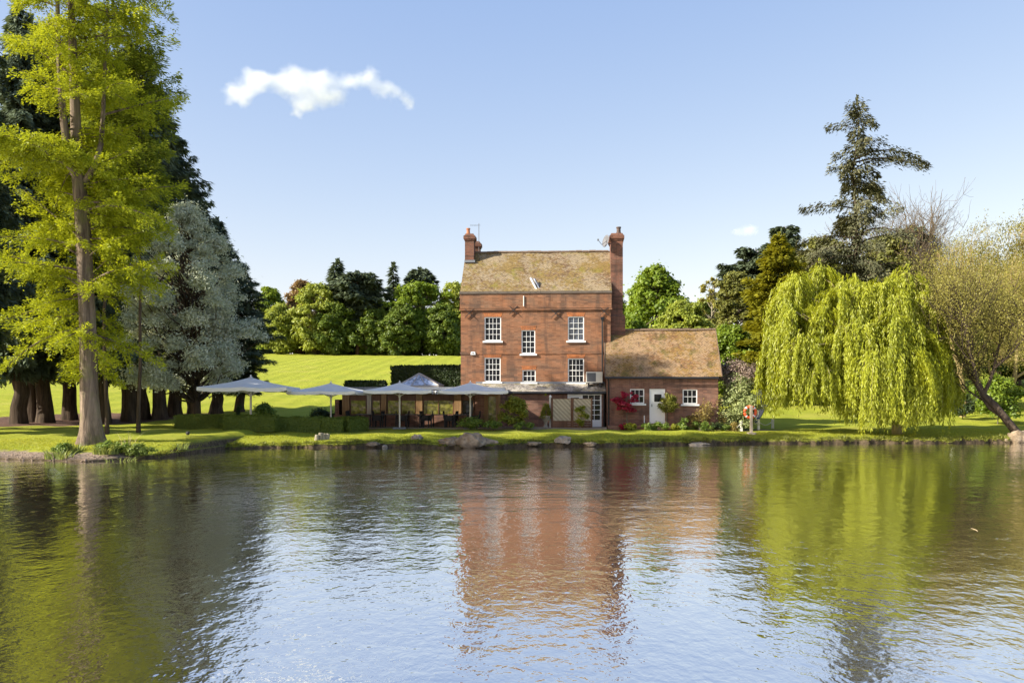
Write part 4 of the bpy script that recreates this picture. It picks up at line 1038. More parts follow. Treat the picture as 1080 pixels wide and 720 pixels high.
def conifer(name, loc, label, cat, H, Rr, z0, mat, bmat, seed, nb=110, dens=60, L=0.45, W=0.16, prof=None, rise=0.1, droop=0.35, fan=0.35, group='trees', trunk_r=None, irregular=0.35, hang=0.3, axis=None, vlay=0.12, top_bare=0.0, gapfn=None, squash=1.0, spiky=True):
    g = rs(seed); root = empty(name, loc, 0, label, cat, group)
    prof = prof or (lambda t: (1 - t) ** 0.8)
    tr = trunk_r or H * 0.018
    tb = Tubes()
    if axis is None:
        tz = np.concatenate([[-0.3, 0.12, 0.4, 0.9, 1.8], np.linspace(3.2, H, 8)]) if H > 4 else np.linspace(-0.1, H, 10); nseg = len(tz); axis = np.stack([g.normal(size=nseg) * 0.006 * H, g.normal(size=nseg) * 0.006 * H, tz], 1); axis[:4, :2] = 0; axis[-1, :2] *= .5
    tq = np.clip(axis[:, 2] / H, 0, 1); kk = 16; th = np.arange(kk) * 2 * math.pi / kk; hz = np.clip(axis[:, 2], 0, None)[:, None]
    tb.add(axis, (0.06 + 0.98 * (1 - tq) + 0.22 * np.exp(-np.clip(axis[:, 2], 0, None) / 0.45)) * tr, kk, lobes=1 + (0.05 + 0.13 * np.exp(-hz / 0.8)) * np.sin(5 * th + g.random() * 6)[None, :] + 0.04 * np.sin(3 * th + hz))
    t = (np.arange(nb) + g.random(nb)) / nb; t = t ** 1.0
    z = z0 + (H - z0) * t * 0.985; a = np.arange(nb) * 2.39996 + g.normal(size=nb) * 0.35
    r = Rr * prof(t) * (1 - irregular + irregular * 1.5 * g.random(nb))
    if gapfn is not None: r = r * gapfn(t, a)
    lv = Leaves()
    for i in range(nb):
        if r[i] < 0.12: continue
        b = np.array([np.interp(z[i], axis[:, 2], axis[:, 0]), np.interp(z[i], axis[:, 2], axis[:, 1]), z[i]])
        dh = np.array([math.cos(a[i]), math.sin(a[i]) * squash, 0])
        s = np.linspace(0, 1, 5)
        ri = rise * (1 + g.normal() * 0.4); dr = droop * (1 + g.normal() * 0.3)
        path = b + dh * (r[i] * s)[:, None] + np.array([0, 0, 1]) * (r[i] * (ri * s - dr * s * s))[:, None]
        tb.add(path, np.linspace(1, 0.15, 5) * max(0.012, min(tr * 0.35, r[i] * 0.016)), 4)
        n = int(dens * r[i] * (0.7 + 0.6 * g.random()) + 6)
        q = g.random(n) ** 0.65; q = 0.12 + 0.9 * q
        lat = (g.random(n) - 0.5) * 2; wdt = r[i] * fan * np.clip(1.15 - q, 0.12, 1) + 0.05
        side = np.array([-dh[1], dh[0], 0])
        P = b + dh * (r[i] * q)[:, None] + side * (lat * wdt)[:, None]
        P[:, 2] += r[i] * (ri * q - dr * q * q) - np.abs(lat) * wdt * hang * 0.6 + g.normal(size=n) * vlay
        D = dh * 0.8 + side * (np.sign(lat) * (0.35 + 0.5 * g.random(n)))[:, None] + rdir(g, n) * 0.35
        D[:, 2] -= hang * (0.6 + 0.8 * g.random(n))
        Nn = rdir(g, n) * 0.6 + np.array([0, 0, 1.0]) + dh * 0.35
        tone = 0.35 * g.random() + 0.3 * q + 0.4 * g.random(n) - 0.05
        lv.add(P, D, Nn, L * (0.6 + 0.8 * g.random(n)), W * (0.7 + 0.6 * g.random(n)), tone, 0.1)
    if spiky:
        n = 60; P = np.repeat(axis[-1:], n, 0) - np.array([0, 0, 1]) * (g.random(n) * H * 0.05)[:, None]; D = rdir(g, n) * 0.5 + np.array([0, 0, 0.7])
        lv.add(P, D, rdir(g, n), L * 0.8, W, 0.5 * np.ones(n))
    tb.build('trunk', bmat, root); lv.build('crown', mat, root)
    return root

def grow(g, tb, tips, p, d, length, rad, depth, spread=0.55, kids=3, gravity=0.0, shrink=0.72, up=0.12, kmin=3, mids=None, rmin=0.0):
    rad = max(rad, rmin)
    n = 5 if depth > 1 else 3
    pts = [np.array(p)]; dd = np.array(d, float)
    for i in range(n):
        dd = unit(dd + g.normal(size=3) * 0.13 + np.array([0, 0, up - gravity])); pts.append(pts[-1] + dd * length / n)
    pts = np.array(pts); tb.add(pts, np.linspace(rad, rad * 0.62, n + 1), 7 if rad > 0.1 else (4 if rad > 0.03 else kmin))
    if depth == 0: tips.append((pts[-1], dd)); return
    if mids is not None and depth <= 2: mids.append((pts[n // 2], dd))
    kk = kids + (1 if g.random() < 0.35 else 0)
    for k in range(kk):
        f = 1.0 if k == 0 else 0.35 + 0.65 * g.random()
        q = pts[min(n, int(round(f * n)))]
        nd = unit(dd * (1.0 if k else 1.3) + rdir(g, 1)[0] * spread * (1.0 if k else 0.5) * 1.3)
        grow(g, tb, tips, q, nd, length * shrink * (0.75 + 0.45 * g.random()), rad * (0.64 if k == 0 else 0.48), depth - 1, spread, kids, gravity, shrink, up, kmin, mids, rmin)

def bare_tree(name, loc, label, cat, H, seed, bmat, twig_r=0.011, depth=5, kids=3, leafmat=None, nleaf=6, L=0.14, W=0.07, lean=(0, 0, 1), rad=0.35, length=None, spread=0.6, group='trees', up=0.10, clus=0.35, shrink=.74, rmin=0.0):
    g = rs(seed); root = empty(name, loc, 0, label, cat, group); tb = Tubes(); tips = []; mids = []
    grow(g, tb, tips, (0, 0, -0.3), unit(np.array(lean, float)), length or H * 0.30, rad, depth, spread, kids, 0, shrink, up, 3, mids, rmin)
    tb.build('trunk', bmat, root)
    if leafmat:
        lv = Leaves(); T = np.array([t[0] for t in tips] + [t[0] for t in mids]); n = nleaf
        P = np.repeat(T, n, 0) + g.normal(size=(len(T) * n, 3)) * clus
        ct = np.repeat(g.random(len(T)), n)
        lv.add(P, rdir(g, len(P)), rdir(g, len(P)) + np.array([0, 0, .6]), L * (0.6 + 0.8 * g.random(len(P))), W, ct * 0.5 + g.random(len(P)) * 0.5)
        lv.build('crown', leafmat, root)
    return root

def hedge(name, label, cat, pts, width, h, mat, seed, loc=None, dens=900, L=0.09, W=0.05, group=None, round_=0.06):
    """clipped hedge along a polyline of world points (x, y); leaves on a solid core"""
    g = rs(seed); x0, y0 = pts[0]; z0 = gz(x0, y0) if loc is None else loc
    root = empty(name, (x0, y0, z0), 0, label, cat, group)
    lv = Leaves(); core = MB()
    for (ax, ay), (bx, by) in zip(pts, pts[1:]):
        d = np.array([bx - ax, by - ay, 0.0]); l = np.linalg.norm(d); d /= l; s = np.array([-d[1], d[0], 0]); o = np.array([ax - x0, ay - y0, 0.0])
        zz = gz((ax + bx) / 2, (ay + by) / 2) - z0
        w = width / 2
        faces = [(o - s * w, d * l, np.array([0, 0, h]), -s), (o + s * w, d * l, np.array([0, 0, h]), s), (o - s * w + np.array([0, 0, h]), d * l, s * width, np.array([0, 0, 1.0])),
                 (o - s * w, s * width, np.array([0, 0, h]), -d), (o + d * l - s * w, s * width, np.array([0, 0, h]), d)]
        for c, e1, e2, nn in faces:
            A = np.linalg.norm(e1) * np.linalg.norm(e2); n = int(dens * A); r1, r2 = g.random(n), g.random(n)
            P = c + e1 * r1[:, None] + e2 * r2[:, None]; P[:, 2] += zz
            bump = 0.035 * np.sin(P[:, 0] * 5) * np.sin(P[:, 2] * 6 + P[:, 1] * 4) + g.normal(size=n) * 0.022
            P += nn * bump[:, None]
            P[:, 2] -= (nn[2] < 0.5) * np.where(r2 > 0.93, 0.03, 0)
            Nn = nn + rdir(g, n) * 0.75; D = np.cross(Nn, rdir(g, n))
            lv.add(P, D, Nn, L * (0.6 + 0.9 * g.random(n)), W * (0.7 + 0.6 * g.random(n)), g.random(n) * 0.6 + 0.3 * (np.sin(P[:, 0] * 1.3) * .5 + .5), 0.1)
        i = len(core.v); c4 = [o - s * (w - .04) + d * .04, o + d * (l - .04) - s * (w - .04), o + d * (l - .04) + s * (w - .04), o + s * (w - .04) + d * .04]
        for zq in (zz - 0.1, zz + h - 0.04):
            for c in c4: core.v.append((c[0], c[1], zq))
        for f in ((0, 3, 2, 1), (4, 5, 6, 7), (0, 1, 5, 4), (1, 2, 6, 5), (2, 3, 7, 6), (3, 0, 4, 7)): core.f.append(tuple(i + k for k in f)); core.tone.append(0.2)
    lv.build('foliage', mat, root); core.build('inner_growth', mat, root, tones=True)
    return root

def shrub(name, label, cat, px, base_py, Y, wpx, hpx, mat, seed, L=0.10, W=0.06, ncl=16, nper=170, group=None, stem=0.12, zbase=None, prof=None, flat=0.9, smat=None):
    X = WX(px, Y); z = gz(X, Y) if zbase is None else zbase
    Rr = wpx / F * Y / 2; H = hpx / F * Y
    return broadleaf(name, (X, Y, z - 0.02), label, cat, H, Rr, H * stem, mat, smat or M['bark_grey'], seed, ncl, max(0.12, min(Rr, H) * 0.42), nper, L, W, prof, flat, group, 0.03, shell=0.3)

# ------------------------------------------------------------------ trees on the left bank
def redwood():
    Y = 39.0; X = WX(97, Y); z = gz(X, Y); g = rs(11)
    root = empty('dawn_redwood', (X, Y, z), 0, 'huge bright yellow green redwood with fluted trunk standing at the water edge', 'tree', None)
    def pt(px, py, dy=0.0): return np.array([WX(px, Y + dy) - X, dy, WZ(py, Y + dy) - z])
    base = np.array([pt(97, 474), pt(97, 468), pt(96.5, 455), pt(95.5, 440), pt(94, 410), pt(93, 350), pt(90.5, 300), pt(88.5, 250), pt(85, 205), pt(82, 180), pt(80, 130), pt(78, 80), pt(76, 30), pt(73, -40), pt(72, -110)])
    rad = np.array([18.5, 16, 12, 10.2, 9.2, 8.4, 8.0, 7.7, 7.3, 6.2, 5.2, 4.5, 3.8, 2.6, 0.8]) / F * Y
    # more rings and fluting
    tt = np.linspace(0, 1, len(base)); t2 = np.linspace(0, 1, 60)
    P = np.stack([np.interp(t2, tt, base[:, k]) for k in range(3)], 1); r2 = np.interp(t2, tt, rad)
    k = 28; th = np.arange(k) * 2 * math.pi / k
    flute = 1 + (0.16 * np.exp(-t2 * 9) + 0.035)[:, None] * (np.sin(5 * th + 0.6)[None, :] + 0.6 * np.sin(9 * th + 1.7 + 2 * t2[:, None]))
    tb = Tubes(); tb.add(P, r2, k, lobes=flute)
    leaders = [P]
    def limb(pts, r0, r1, dys):
        q = np.array([pt(a, b, dy) for (a, b), dy in zip(pts, dys)]); tt = np.linspace(0, 1, len(q)); t2 = np.linspace(0, 1, 14)
        q = np.stack([np.interp(t2, tt, q[:, j]) for j in range(3)], 1)
        tb.add(q, np.linspace(r0, r1, 14), 9); return q
    l1 = limb([(86, 200), (72, 165), (66, 120), (62, 60), (60, -20), (60, -70)], 0.20, 0.04, [0, -.3, -.5, -.6, -.7, -.7])
    l2 = limb([(83, 186), (70, 172), (55, 164), (36, 152), (15, 145)], 0.15, 0.03, [0, -.6, -1.1, -1.6, -2.1])
    l3 = limb([(90, 192), (100, 175), (107, 150), (109, 110), (111, 60), (113, 10)], 0.15, 0.04, [0, -.2, .1, .3, .4, .5])
    leaders += [l1, l3]
    lv = Leaves()
    nb = 420; Hh = P[-1, 2]
    def bough(b, a, r, rise, droop, dens):
        dh = np.array([math.cos(a), math.sin(a), 0]); side = np.array([-dh[1], dh[0], 0])
        s = np.linspace(0, 1, 7); wv = g.normal() * 0.12
        path = b + dh * (r * s)[:, None] + side * (r * wv * np.sin(s * 3))[:, None]; path[:, 2] += r * (rise * s - droop * s * s)
        tb.add(path, np.linspace(1, 0.15, 7) * (0.012 + 0.014 * r), 5)
        ns = int(4 + r * 6)                       # side sprays along the bough
        for q in np.linspace(0.22, 1.02, ns):
            sl = r * 0.34 * (1.15 - q) + 0.28
            for sg in (-1, 1):
                if g.random() < 0.30: continue
                o = b + dh * r * q + side * (r * wv * math.sin(q * 3)); o[2] += r * (rise * q - droop * q * q)
                sd = unit(dh * (0.55 + 0.3 * g.random()) + side * sg * (0.8) + np.array([0, 0, g.normal() * 0.5 - 0.05])); ln = sl * (0.4 + 1.0 * g.random())
                n = int(dens * ln)
                u = g.random(n) ** 0.8; up = np.array([0, 0, 1.0]); lat = unit(np.cross(sd, up))
                w = (g.random(n) - .5) * 0.34 * (1 - u * 0.6)
                Pp = o + sd * (ln * u)[:, None] + lat * w[:, None]; Pp[:, 2] += -0.25 * ln * u * u + g.normal(size=n) * 0.07
                D = sd * 0.75 + lat * (np.sign(w) * 0.7)[:, None] + rdir(g, n) * 0.35; D[:, 2] -= 0.12
                Nn = up + rdir(g, n) * 0.9
                tn = 0.25 + 0.3 * g.random() + 0.4 * g.random(n)
                lv.add(Pp, D, Nn, 0.13 * (0.6 + 0.8 * g.random(n)), 0.048 * (0.7 + 0.6 * g.random(n)), tn, 0.1)
    zs = np.linspace(2.6, Hh - 0.4, nb)
    for i, zz in enumerate(zs):
        zz += g.normal() * 0.15
        lead = leaders[0] if (zz < 11.5 or g.random() < 0.45) else leaders[1 + (g.random() < 0.5)]
        b = np.array([np.interp(zz, lead[:, 2], lead[:, 0]), np.interp(zz, lead[:, 2], lead[:, 1]), zz])
        t = zz / Hh
        r = np.interp(zz, [2.5, 4, 6, 9, 12, 14.5, 17, 20, Hh], [1.9, 3.0, 3.25, 3.2, 3.3, 2.9, 2.5, 2.2, 0.5]) * (0.32 + 0.85 * g.random() ** 1.2)
        if mnoise.noise(Vector((zz * 0.42, 3.0 * math.cos(i * 2.39996) * 0.5, 3.0 * math.sin(i * 2.39996) * 0.5))) < -0.16: continue
        lay = 0.5 + 0.5 * math.sin(zz * 1.7 + 0.5) * math.sin(zz * 0.63)
        if g.random() > 0.5 + 0.5 * lay: continue
        a = i * 2.39996 + g.normal() * 0.4
        if math.sin(a) < -0.5:
            if g.random() < 0.72 and zz < 14: continue
            r *= 0.7
        if zz < 4.2 and math.cos(a) > 0.2 and g.random() < .5: continue
        bough(b, a, r, (0.22 if zz > 6 else 0.02) + 0.28 * g.normal(), 0.22 + 0.12 * g.normal(), 66)
    for q in np.linspace(0.3, 1, 9):      # foliage along the low left limb
        o = l2[int(q * 13)]
        for _ in range(3): bough(o, g.random() * 6.28, 0.9 + 0.7 * g.random(), 0.15, 0.2, 62)
    tb.build('trunk', M['bark_red'], root); lv.build('crown', M['redwood'], root)
redwood()

GL = 'dark conifers in the row on the left bank'
def cyprof(t): return np.interp(t, [0, 0.06, 0.25, 0.6, 0.85, 1], [0.55, 0.85, 1.0, 0.78, 0.42, 0.05])
con = []
for s in (31, 32, 33):
    o = conifer('dark_conifer', (0, 0, 0), 'x', 'conifer', 24.0, 3.7, 2.6, M['conifer'], M['bark_dark'], s, nb=330, dens=80, L=0.45, W=0.15, prof=cyprof, rise=0.45, droop=0.30, fan=0.30, group=GL, trunk_r=0.46, irregular=0.55, hang=0.55, vlay=0.14, gapfn=lambda t, a: 0.78 + 0.34 * np.sin(t * 41 + 1.3 * np.sin(a)) * np.sin(2 * a + t * 9))
    con.append(o)
spots = [(-78, 44.5, 18.5, 'x'), (-50, 49.5, 25, 'x'), (19, 58, 26, 'dark conifer whose thick trunk stands leftmost on the bare soil'), (34, 61, 26, 'dark conifer second along the row, close behind the leftmost trunk'),
         (48, 60, 25, 'dark conifer with paired trunk just left of the bright redwood'), (73, 63, 26, 'dark conifer glimpsed between the bright redwood and its left neighbour'),
         (108, 60, 24, 'dark conifer right behind the bright redwood trunk'), (136, 62, 25, 'dark conifer with bare trunk just right of the bright redwood'),
         (150, 64, 25, 'tallest dark conifer in the right half of the row'), (168, 64, 22.5, 'dark conifer above and behind the silver leaved tree'),
         (184, 66, 20.0, 'dark conifer showing its right flank above the silver tree'), (204, 67, 16.5, 'shorter dark conifer stepping down behind the silver tree'),
         (228, 68, 14.0, 'dark conifer near the right end of the row with sunlit hill beneath'), (252, 70, 11.3, 'shortest dark conifer ending the row above the leftmost umbrella')]
for k, (px, Y, h, lab) in enumerate(spots):
    o = con[k] if k < 3 else copy_tree(con[k % 3])
    X = WX(px, Y); s = h / 24.0; wd = {11: 0.85, 12: 0.88, 13: 0.72}.get(k, 0.95)
    o.location = (X, Y, gz(X, Y)); o.scale = (wd, wd, s); o.rotation_euler.z = k * 1.7
    o['label'] = lab if lab != 'x' else 'dark conifer standing beyond the left edge of the view'
# the two that only lend their shade
for k in (0, 1): pass

def redwood_behind():
    Y = 45.0
    for k, (px, h, lab, s, r) in enumerate(((113, 22.0, 'duller green feathery redwood with slim trunk behind the bright one', 51, 2.3), (146, 20.2, 'duller green feathery redwood nearest the blue sky', 52, 2.0))):
        X = WX(px, Y + k)
        conifer('redwood', (X, Y + k, gz(X, Y + 2 * k)), lab, 'tree', h, r, 9.0, M['redwood2'], M['bark_dark'], s, nb=150, dens=110, L=0.22, W=0.075,
                prof=lambda t: np.interp(t, [0, 0.2, 0.7, 1], [0.5, 1.0, 1.0, 0.35]), rise=0.45, droop=0.25, fan=0.4, gapfn=lambda t, a: 0.75 + 0.45 * np.sin(t * 30 + 2 * np.sin(a)), group='duller redwoods behind the bright redwood', trunk_r=0.09, irregular=0.5, hang=0.25, vlay=0.15)
redwood_behind()

# silver-leaved tree
def silver():
    Y = 55.0; X = WX(207, Y)
    broadleaf('silver_tree', (X, Y, gz(X, Y)), 'silvery grey green tree in pale blossom in front of the dark conifers', 'tree', 12.9, 3.6, 1.8, M['silver'], M['bark_dark'], 61, ncl=260, cr=0.75, nper=380, L=0.14, W=0.07,
              prof=lambda t: np.interp(t, [0, 0.1, 0.3, 0.5, 0.75, 1], [0.75, 1.0, 1.08, 1.0, 0.72, 0.22]), flat=1.05, group=None, trunk_r=0.25, lean=(-0.6, 0), shell=0.55)
silver()

# ------------------------------------------------------------------ far tree line on the hill
GF = 'trees along the far edge of the hill meadow'
def far(kind, px, top_py, wpx, Y, seed, lab, mat, **kw):
    X = WX(px, Y); z = gz(X, Y); H = WZ(top_py, Y) - z; Rr = wpx / F * Y / 2
    if kind == 'b':
        d = dict(ncl=240, cr=Rr * 0.22, nper=150, L=0.5, W=0.29, flat=0.8); d.update(kw)
        return broadleaf('broadleaf_tree', (X, Y, z), lab, 'tree', H, Rr, H * d.pop('z0', 0.0), M[mat], M[d.pop('bm', 'bark_grey')], seed, group=GF, **d)
    d = dict(nb=150, dens=26, L=1.1, W=0.4, group=GF); d.update(kw)
    nm = 'pine_tree' if d.pop('pine', 0) else 'spruce_tree'
    return conifer(nm, (X, Y, z), lab, 'tree', H, Rr, H * d.pop('z0', 0.06), M[mat], M[d.pop('bm', 'bark_dark')], seed, **d)
far('b', 283, 303, 40, 196, 101, 'half hidden mid green tree peeping out right of the dark row', 'chestnut')
far('b', 296, 322, 42, 186, 102, 'light green low tree at the left end of the far tree line', 'lime', nper=200)
far('b', 318, 296, 44, 200, 103, 'bronze tinted tree top showing above pale green neighbours', 'bronze', nper=150)
far('b', 334, 300, 58, 186, 104, 'pale green dense rounded tree left of the tall spruce', 'lime')
far('c', 356, 275, 50, 190, 105, 'tall pointed dark spruce rising highest in the far tree line', 'pine', prof=lambda t: np.interp(t, [0, .3, .7, 1], [0.8, 1, 0.6, 0.05]))
far('c', 377, 288, 56, 187, 106, 'flat topped dark pine with pale bare trunk', 'pine', pine=1, z0=0.42, bm='bark_pine', prof=lambda t: np.interp(t, [0, .2, .6, .9, 1], [0.35, 0.6, 1.0, 0.8, 0.4]), irregular=0.6, droop=0.1, rise=0.15, trunk_r=0.32)
far('b', 352, 318, 40, 184, 107, 'green bush like tree below the pointed spruce', 'mid')
far('b', 398, 326, 46, 185, 108, 'low mid green tree right of the flat topped pine', 'mid')
far('c', 415, 279, 34, 195, 109, 'slim dark spire of a spruce above the green crowns', 'pine', nb=90, prof=lambda t: np.interp(t, [0, .3, .6, .72, 1], [1, 0.95, 0.62, 0.3, 0.06]))
far('b', 440, 298, 64, 188, 110, 'broad green tree with lit left side below the round topped pine', 'chestnut')
far('c', 443, 284, 34, 199, 111, 'round topped dark pine poking above the broad green tree', 'pine', pine=1, z0=0.6, prof=lambda t: np.interp(t, [0, .4, .8, 1], [0.5, 1.0, 0.8, 0.3]), droop=0.1)
far('b', 424, 322, 44, 183, 112, 'small mid green tree in front of the slim spire', 'mid')
far('b', 466, 322, 44, 184, 113, 'dark green low tree left of the brick house', 'mid')
far('b', 482, 298, 44, 190, 114, 'pale green tree touching the left edge of the brick house', 'lime', nper=240)
far('b', 505, 300, 60, 195, 115, 'green tree mostly hidden by the brick house', 'mid')
far('b', 392, 306, 40, 202, 116, 'distant light green tree filling the gap behind the pines', 'lime', nper=170)

def far_wood():
    g = rs(150); n = 420; X = g.uniform(-115, 130, n); Y = g.uniform(198, 218, n); z = ground(X, Y) + g.random(n) ** 1.5 * 9 * (0.6 + 0.3 * np.sin(X * 0.21) + 0.2 * np.sin(X * 0.57))
    lv = Leaves(); clump_crown(g, lv, np.stack([X, Y, z], 1), 1.8 + 1.5 * g.random(n), 130, 1.1, 0.8, 0.9)
    o = lv.build('far_wood', M['mid'], None); tag(o, 'dark mass of woodland undergrowth closing the far edge of the hill meadow', 'woodland', kind='stuff')
far_wood()
# right of the house
GRt = 'trees behind the annexe and willow'
def rt(kind, px, top_py, wpx, Y, seed, lab, mat, nm, **kw):
    X = WX(px, Y); z = gz(X, Y); H = WZ(top_py, Y) - z; Rr = wpx / F * Y / 2
    if kind == 'b':
        d = dict(ncl=300, cr=Rr * 0.20, nper=130, L=0.36, W=0.22, flat=0.8); d.update(kw)
        return broadleaf(nm, (X, Y, z), lab, 'tree', H, Rr, H * d.pop('z0', 0.08), M[mat], M[d.pop('bm', 'bark_grey')], seed, group=GRt, **d)
    d = dict(nb=170, dens=45, L=0.6, W=0.2, group=GRt); d.update(kw)
    return conifer(nm, (X, Y, z), lab, 'tree', H, Rr, H * d.pop('z0', 0.06), M[mat], M[d.pop('bm', 'bark_dark')], seed, **d)
rt('b', 692, 281, 76, 118, 201, 'rounded bright green chestnut just right of the tall chimney', 'chestnut', 'chestnut_tree', cr=1.05, ncl=300, nper=190, L=0.42, W=0.28)
rt('b', 640, 300, 60, 150, 217, 'green tree hidden behind the right end of the brick house', 'mid', 'broadleaf_tree')
rt('b', 665, 335, 60, 100, 202, 'low leafy tree just above the annexe ridge beside the chimney', 'chestnut', 'broadleaf_tree', L=0.4)
rt('b', 720, 318, 56, 98, 203, 'yellowish low tree above the middle of the annexe ridge', 'lime', 'broadleaf_tree', nper=200, L=0.35, W=.22)
rt('b', 745, 316, 52, 122, 220, 'pale green tree low behind the right end of the annexe ridge', 'lime', 'broadleaf_tree', nper=110)
rt('b', 752, 293, 42, 112, 204, 'open pale tree with visible twigs above the right end of the annexe', 'olive', 'birch_tree', ncl=70, nper=90, L=0.3, W=0.2, bm='bark_pale', trunk_r=0.2)
rt('b', 777, 288, 50, 106, 205, 'grey green airy tree left of the golden cypress', 'olive2', 'broadleaf_tree', nper=190, L=0.32, W=0.2)
rt('b', 770, 345, 60, 80, 206, 'mid green bushy tree above the pointed shrub by the annexe', 'chestnut', 'broadleaf_tree', L=0.28, W=0.18, nper=330)
rt('c', 797, 262, 84, 135, 207, 'wide dark pine with flat layers behind the golden cypress', 'pine', 'pine_tree', nb=120, dens=60, z0=0.45, prof=lambda t: np.interp(t, [0, .3, .7, 1], [0.8, 1.0, 0.8, 0.35]), droop=0.08, rise=0.2, irregular=0.6, bm='bark_pine', L=0.8, W=.3, spiky=False)
rt('c', 828, 238, 52, 138, 218, 'darker pine top just left of the tall ragged fir', 'pine', 'pine_tree', nb=100, dens=60, z0=0.5, prof=lambda t: np.interp(t, [0, .3, .7, 1], [0.8, 1.0, 0.7, 0.3]), droop=0.08, rise=0.2, irregular=0.6, bm='bark_pine', L=0.8, W=.3, spiky=False)
rt('c', 822, 247, 86, 76, 208, 'golden green cypress pointed and dense left of the willow', 'gold', 'golden_cypress', nb=260, dens=85, L=0.36, W=0.14, prof=lambda t: np.interp(t, [0, .2, .6, .85, 1], [0.9, 1, 0.74, 0.4, 0.06]), rise=0.55, droop=0.25, irregular=0.45, hang=0.1, vlay=.1)
def firgap(t, a):
    q = np.sin(t * 27 + 4 * np.sin(a + 0.7)) * np.sin(2 * a + t * 13)
    return np.clip(0.74 + 0.62 * q, np.where(t < 0.6, 0.55, 0.2), 1.25) * np.where((t > 0.66) & (t < 0.82) & (np.cos(a) > 0.3), 1.12, 1.0) * np.where((t > 0.6) & (t < 0.86) & (np.cos(a) < -0.2), 0.55, 1.0)
rt('c', 903, 102, 146, 84, 209, 'very tall ragged fir towering above the willow against the sky', 'fir', 'fir_tree', nb=200, dens=66, L=0.34, W=0.14, z0=0.08,
   prof=lambda t: np.interp(t, [0, .25, .45, .62, .72, .80, .88, .93, 1], [1.0, 1.0, 0.85, 0.75, 0.5, 0.62, 0.2, 0.32, 0.16]), rise=0.34, droop=0.42, irregular=0.9, hang=0.55, fan=0.26, gapfn=firgap, trunk_r=0.3, vlay=0.22)
rt('b', 868, 252, 84, 92, 210, 'olive green tree at the foot of the ragged fir', 'olive2', 'broadleaf_tree', nper=180, L=0.32, W=.2)
rt('b', 935, 250, 96, 94, 211, 'dull olive tree between the ragged fir and the bare tree', 'olive2', 'broadleaf_tree', nper=200, L=0.32, W=.2)
rt('b', 940, 330, 150, 74, 219, 'dark undergrowth tree hidden behind the weeping willow', 'mid', 'broadleaf_tree', nper=260, L=0.3, W=.18)
bare_tree('bare_tree', (WX(975, 92), 92, gz(WX(975, 92), 92)), 'leafless grey tree with fine fan of twigs against the sky', 'tree', 21, 221, M['twig'], depth=6, kids=4, rad=0.42, length=7.6, spread=0.85, up=0.09, group=GRt, shrink=.73, rmin=0.015)
rt('c', 962, 238, 50, 97, 222, 'dark ivy clad pine lump beside the leafless tree', 'pine', 'pine_tree', nb=60, dens=50, z0=0.62, prof=lambda t: np.interp(t, [0, .5, 1], [0.7, 1.0, 0.5]), droop=0.1, rise=0.1, irregular=.6, bm='bark_pine', spiky=False)

# twiggy budding trees on the right edge
def twiggy(px, Y, H, seed, lab, leafmat, lean, rad=0.28, nl=5, bm='twig_gold', length=None, depth=5, kids=4, L=.10, W=.05, spread=.66, shrink=.72):
    X = WX(px, Y); bare_tree('budding_tree', (X, Y, gz(X, Y)), lab, 'tree', H, seed, M[bm], depth=depth, kids=kids, leafmat=M[leafmat], nleaf=nl * 5, L=L, W=W, lean=lean, rad=rad * 0.8, length=(length or H * 0.3) * 0.88, spread=spread, group='brown twiggy trees at the right edge', up=0.1, clus=0.28, shrink=shrink, rmin=0.012)
twiggy(1081, 50.5, 12, 231, 'leaning budding tree rooted at the water at the right edge', 'olive', (-0.55, 0.1, 0.8), rad=0.31, nl=3, length=4.6, bm='bark_dark')
twiggy(1015, 66, 14, 232, 'gold brown twiggy tree just right of the willow', 'olive', (-0.05, 0, 1), nl=4, length=4.6)
twiggy(1062, 72, 16, 233, 'taller twiggy tree with yellow buds at the right edge behind the leaning one', 'olive', (0.05, 0, 1), nl=5, length=5.2)
twiggy(1100, 64, 15, 234, 'twiggy tree cut by the right edge of the view', 'olive', (0.0, 0, 1), nl=5, length=4.8)
twiggy(1040, 88, 17, 235, 'distant brown twiggy tree behind the others on the right', 'olive', (0.0, 0, 1), nl=4, length=5.2, L=.2, W=.1)
twiggy(1092, 92, 24, 236, 'tall thin crowned tree reaching highest at the right edge', 'olive', (0.0, 0, 1), nl=3, length=7.6, L=.2, W=.1)
rt('b', 1005, 285, 100, 98, 237, 'dark shady tree filling the gap between willow and twiggy trees', 'mid', 'broadleaf_tree', nper=200, L=.3, W=.18)
rt('b', 1075, 300, 100, 98, 238, 'dark green tree behind the twiggy trees at the right edge', 'mid', 'broadleaf_tree', nper=200, L=.3, W=.18)
shrub('green_bush', 'fresh green bush beneath the leaning tree at the right edge', 'bush', 1052, 445, 60, 50, 52, M['chestnut'], 241, L=.2, W=.12, ncl=34, nper=190)
shrub('green_bush', 'dark green bush on the lawn left of the fresh green one', 'bush', 1015, 442, 64, 34, 26, M['yew_hedge'], 242, L=.16, W=.09, ncl=20)

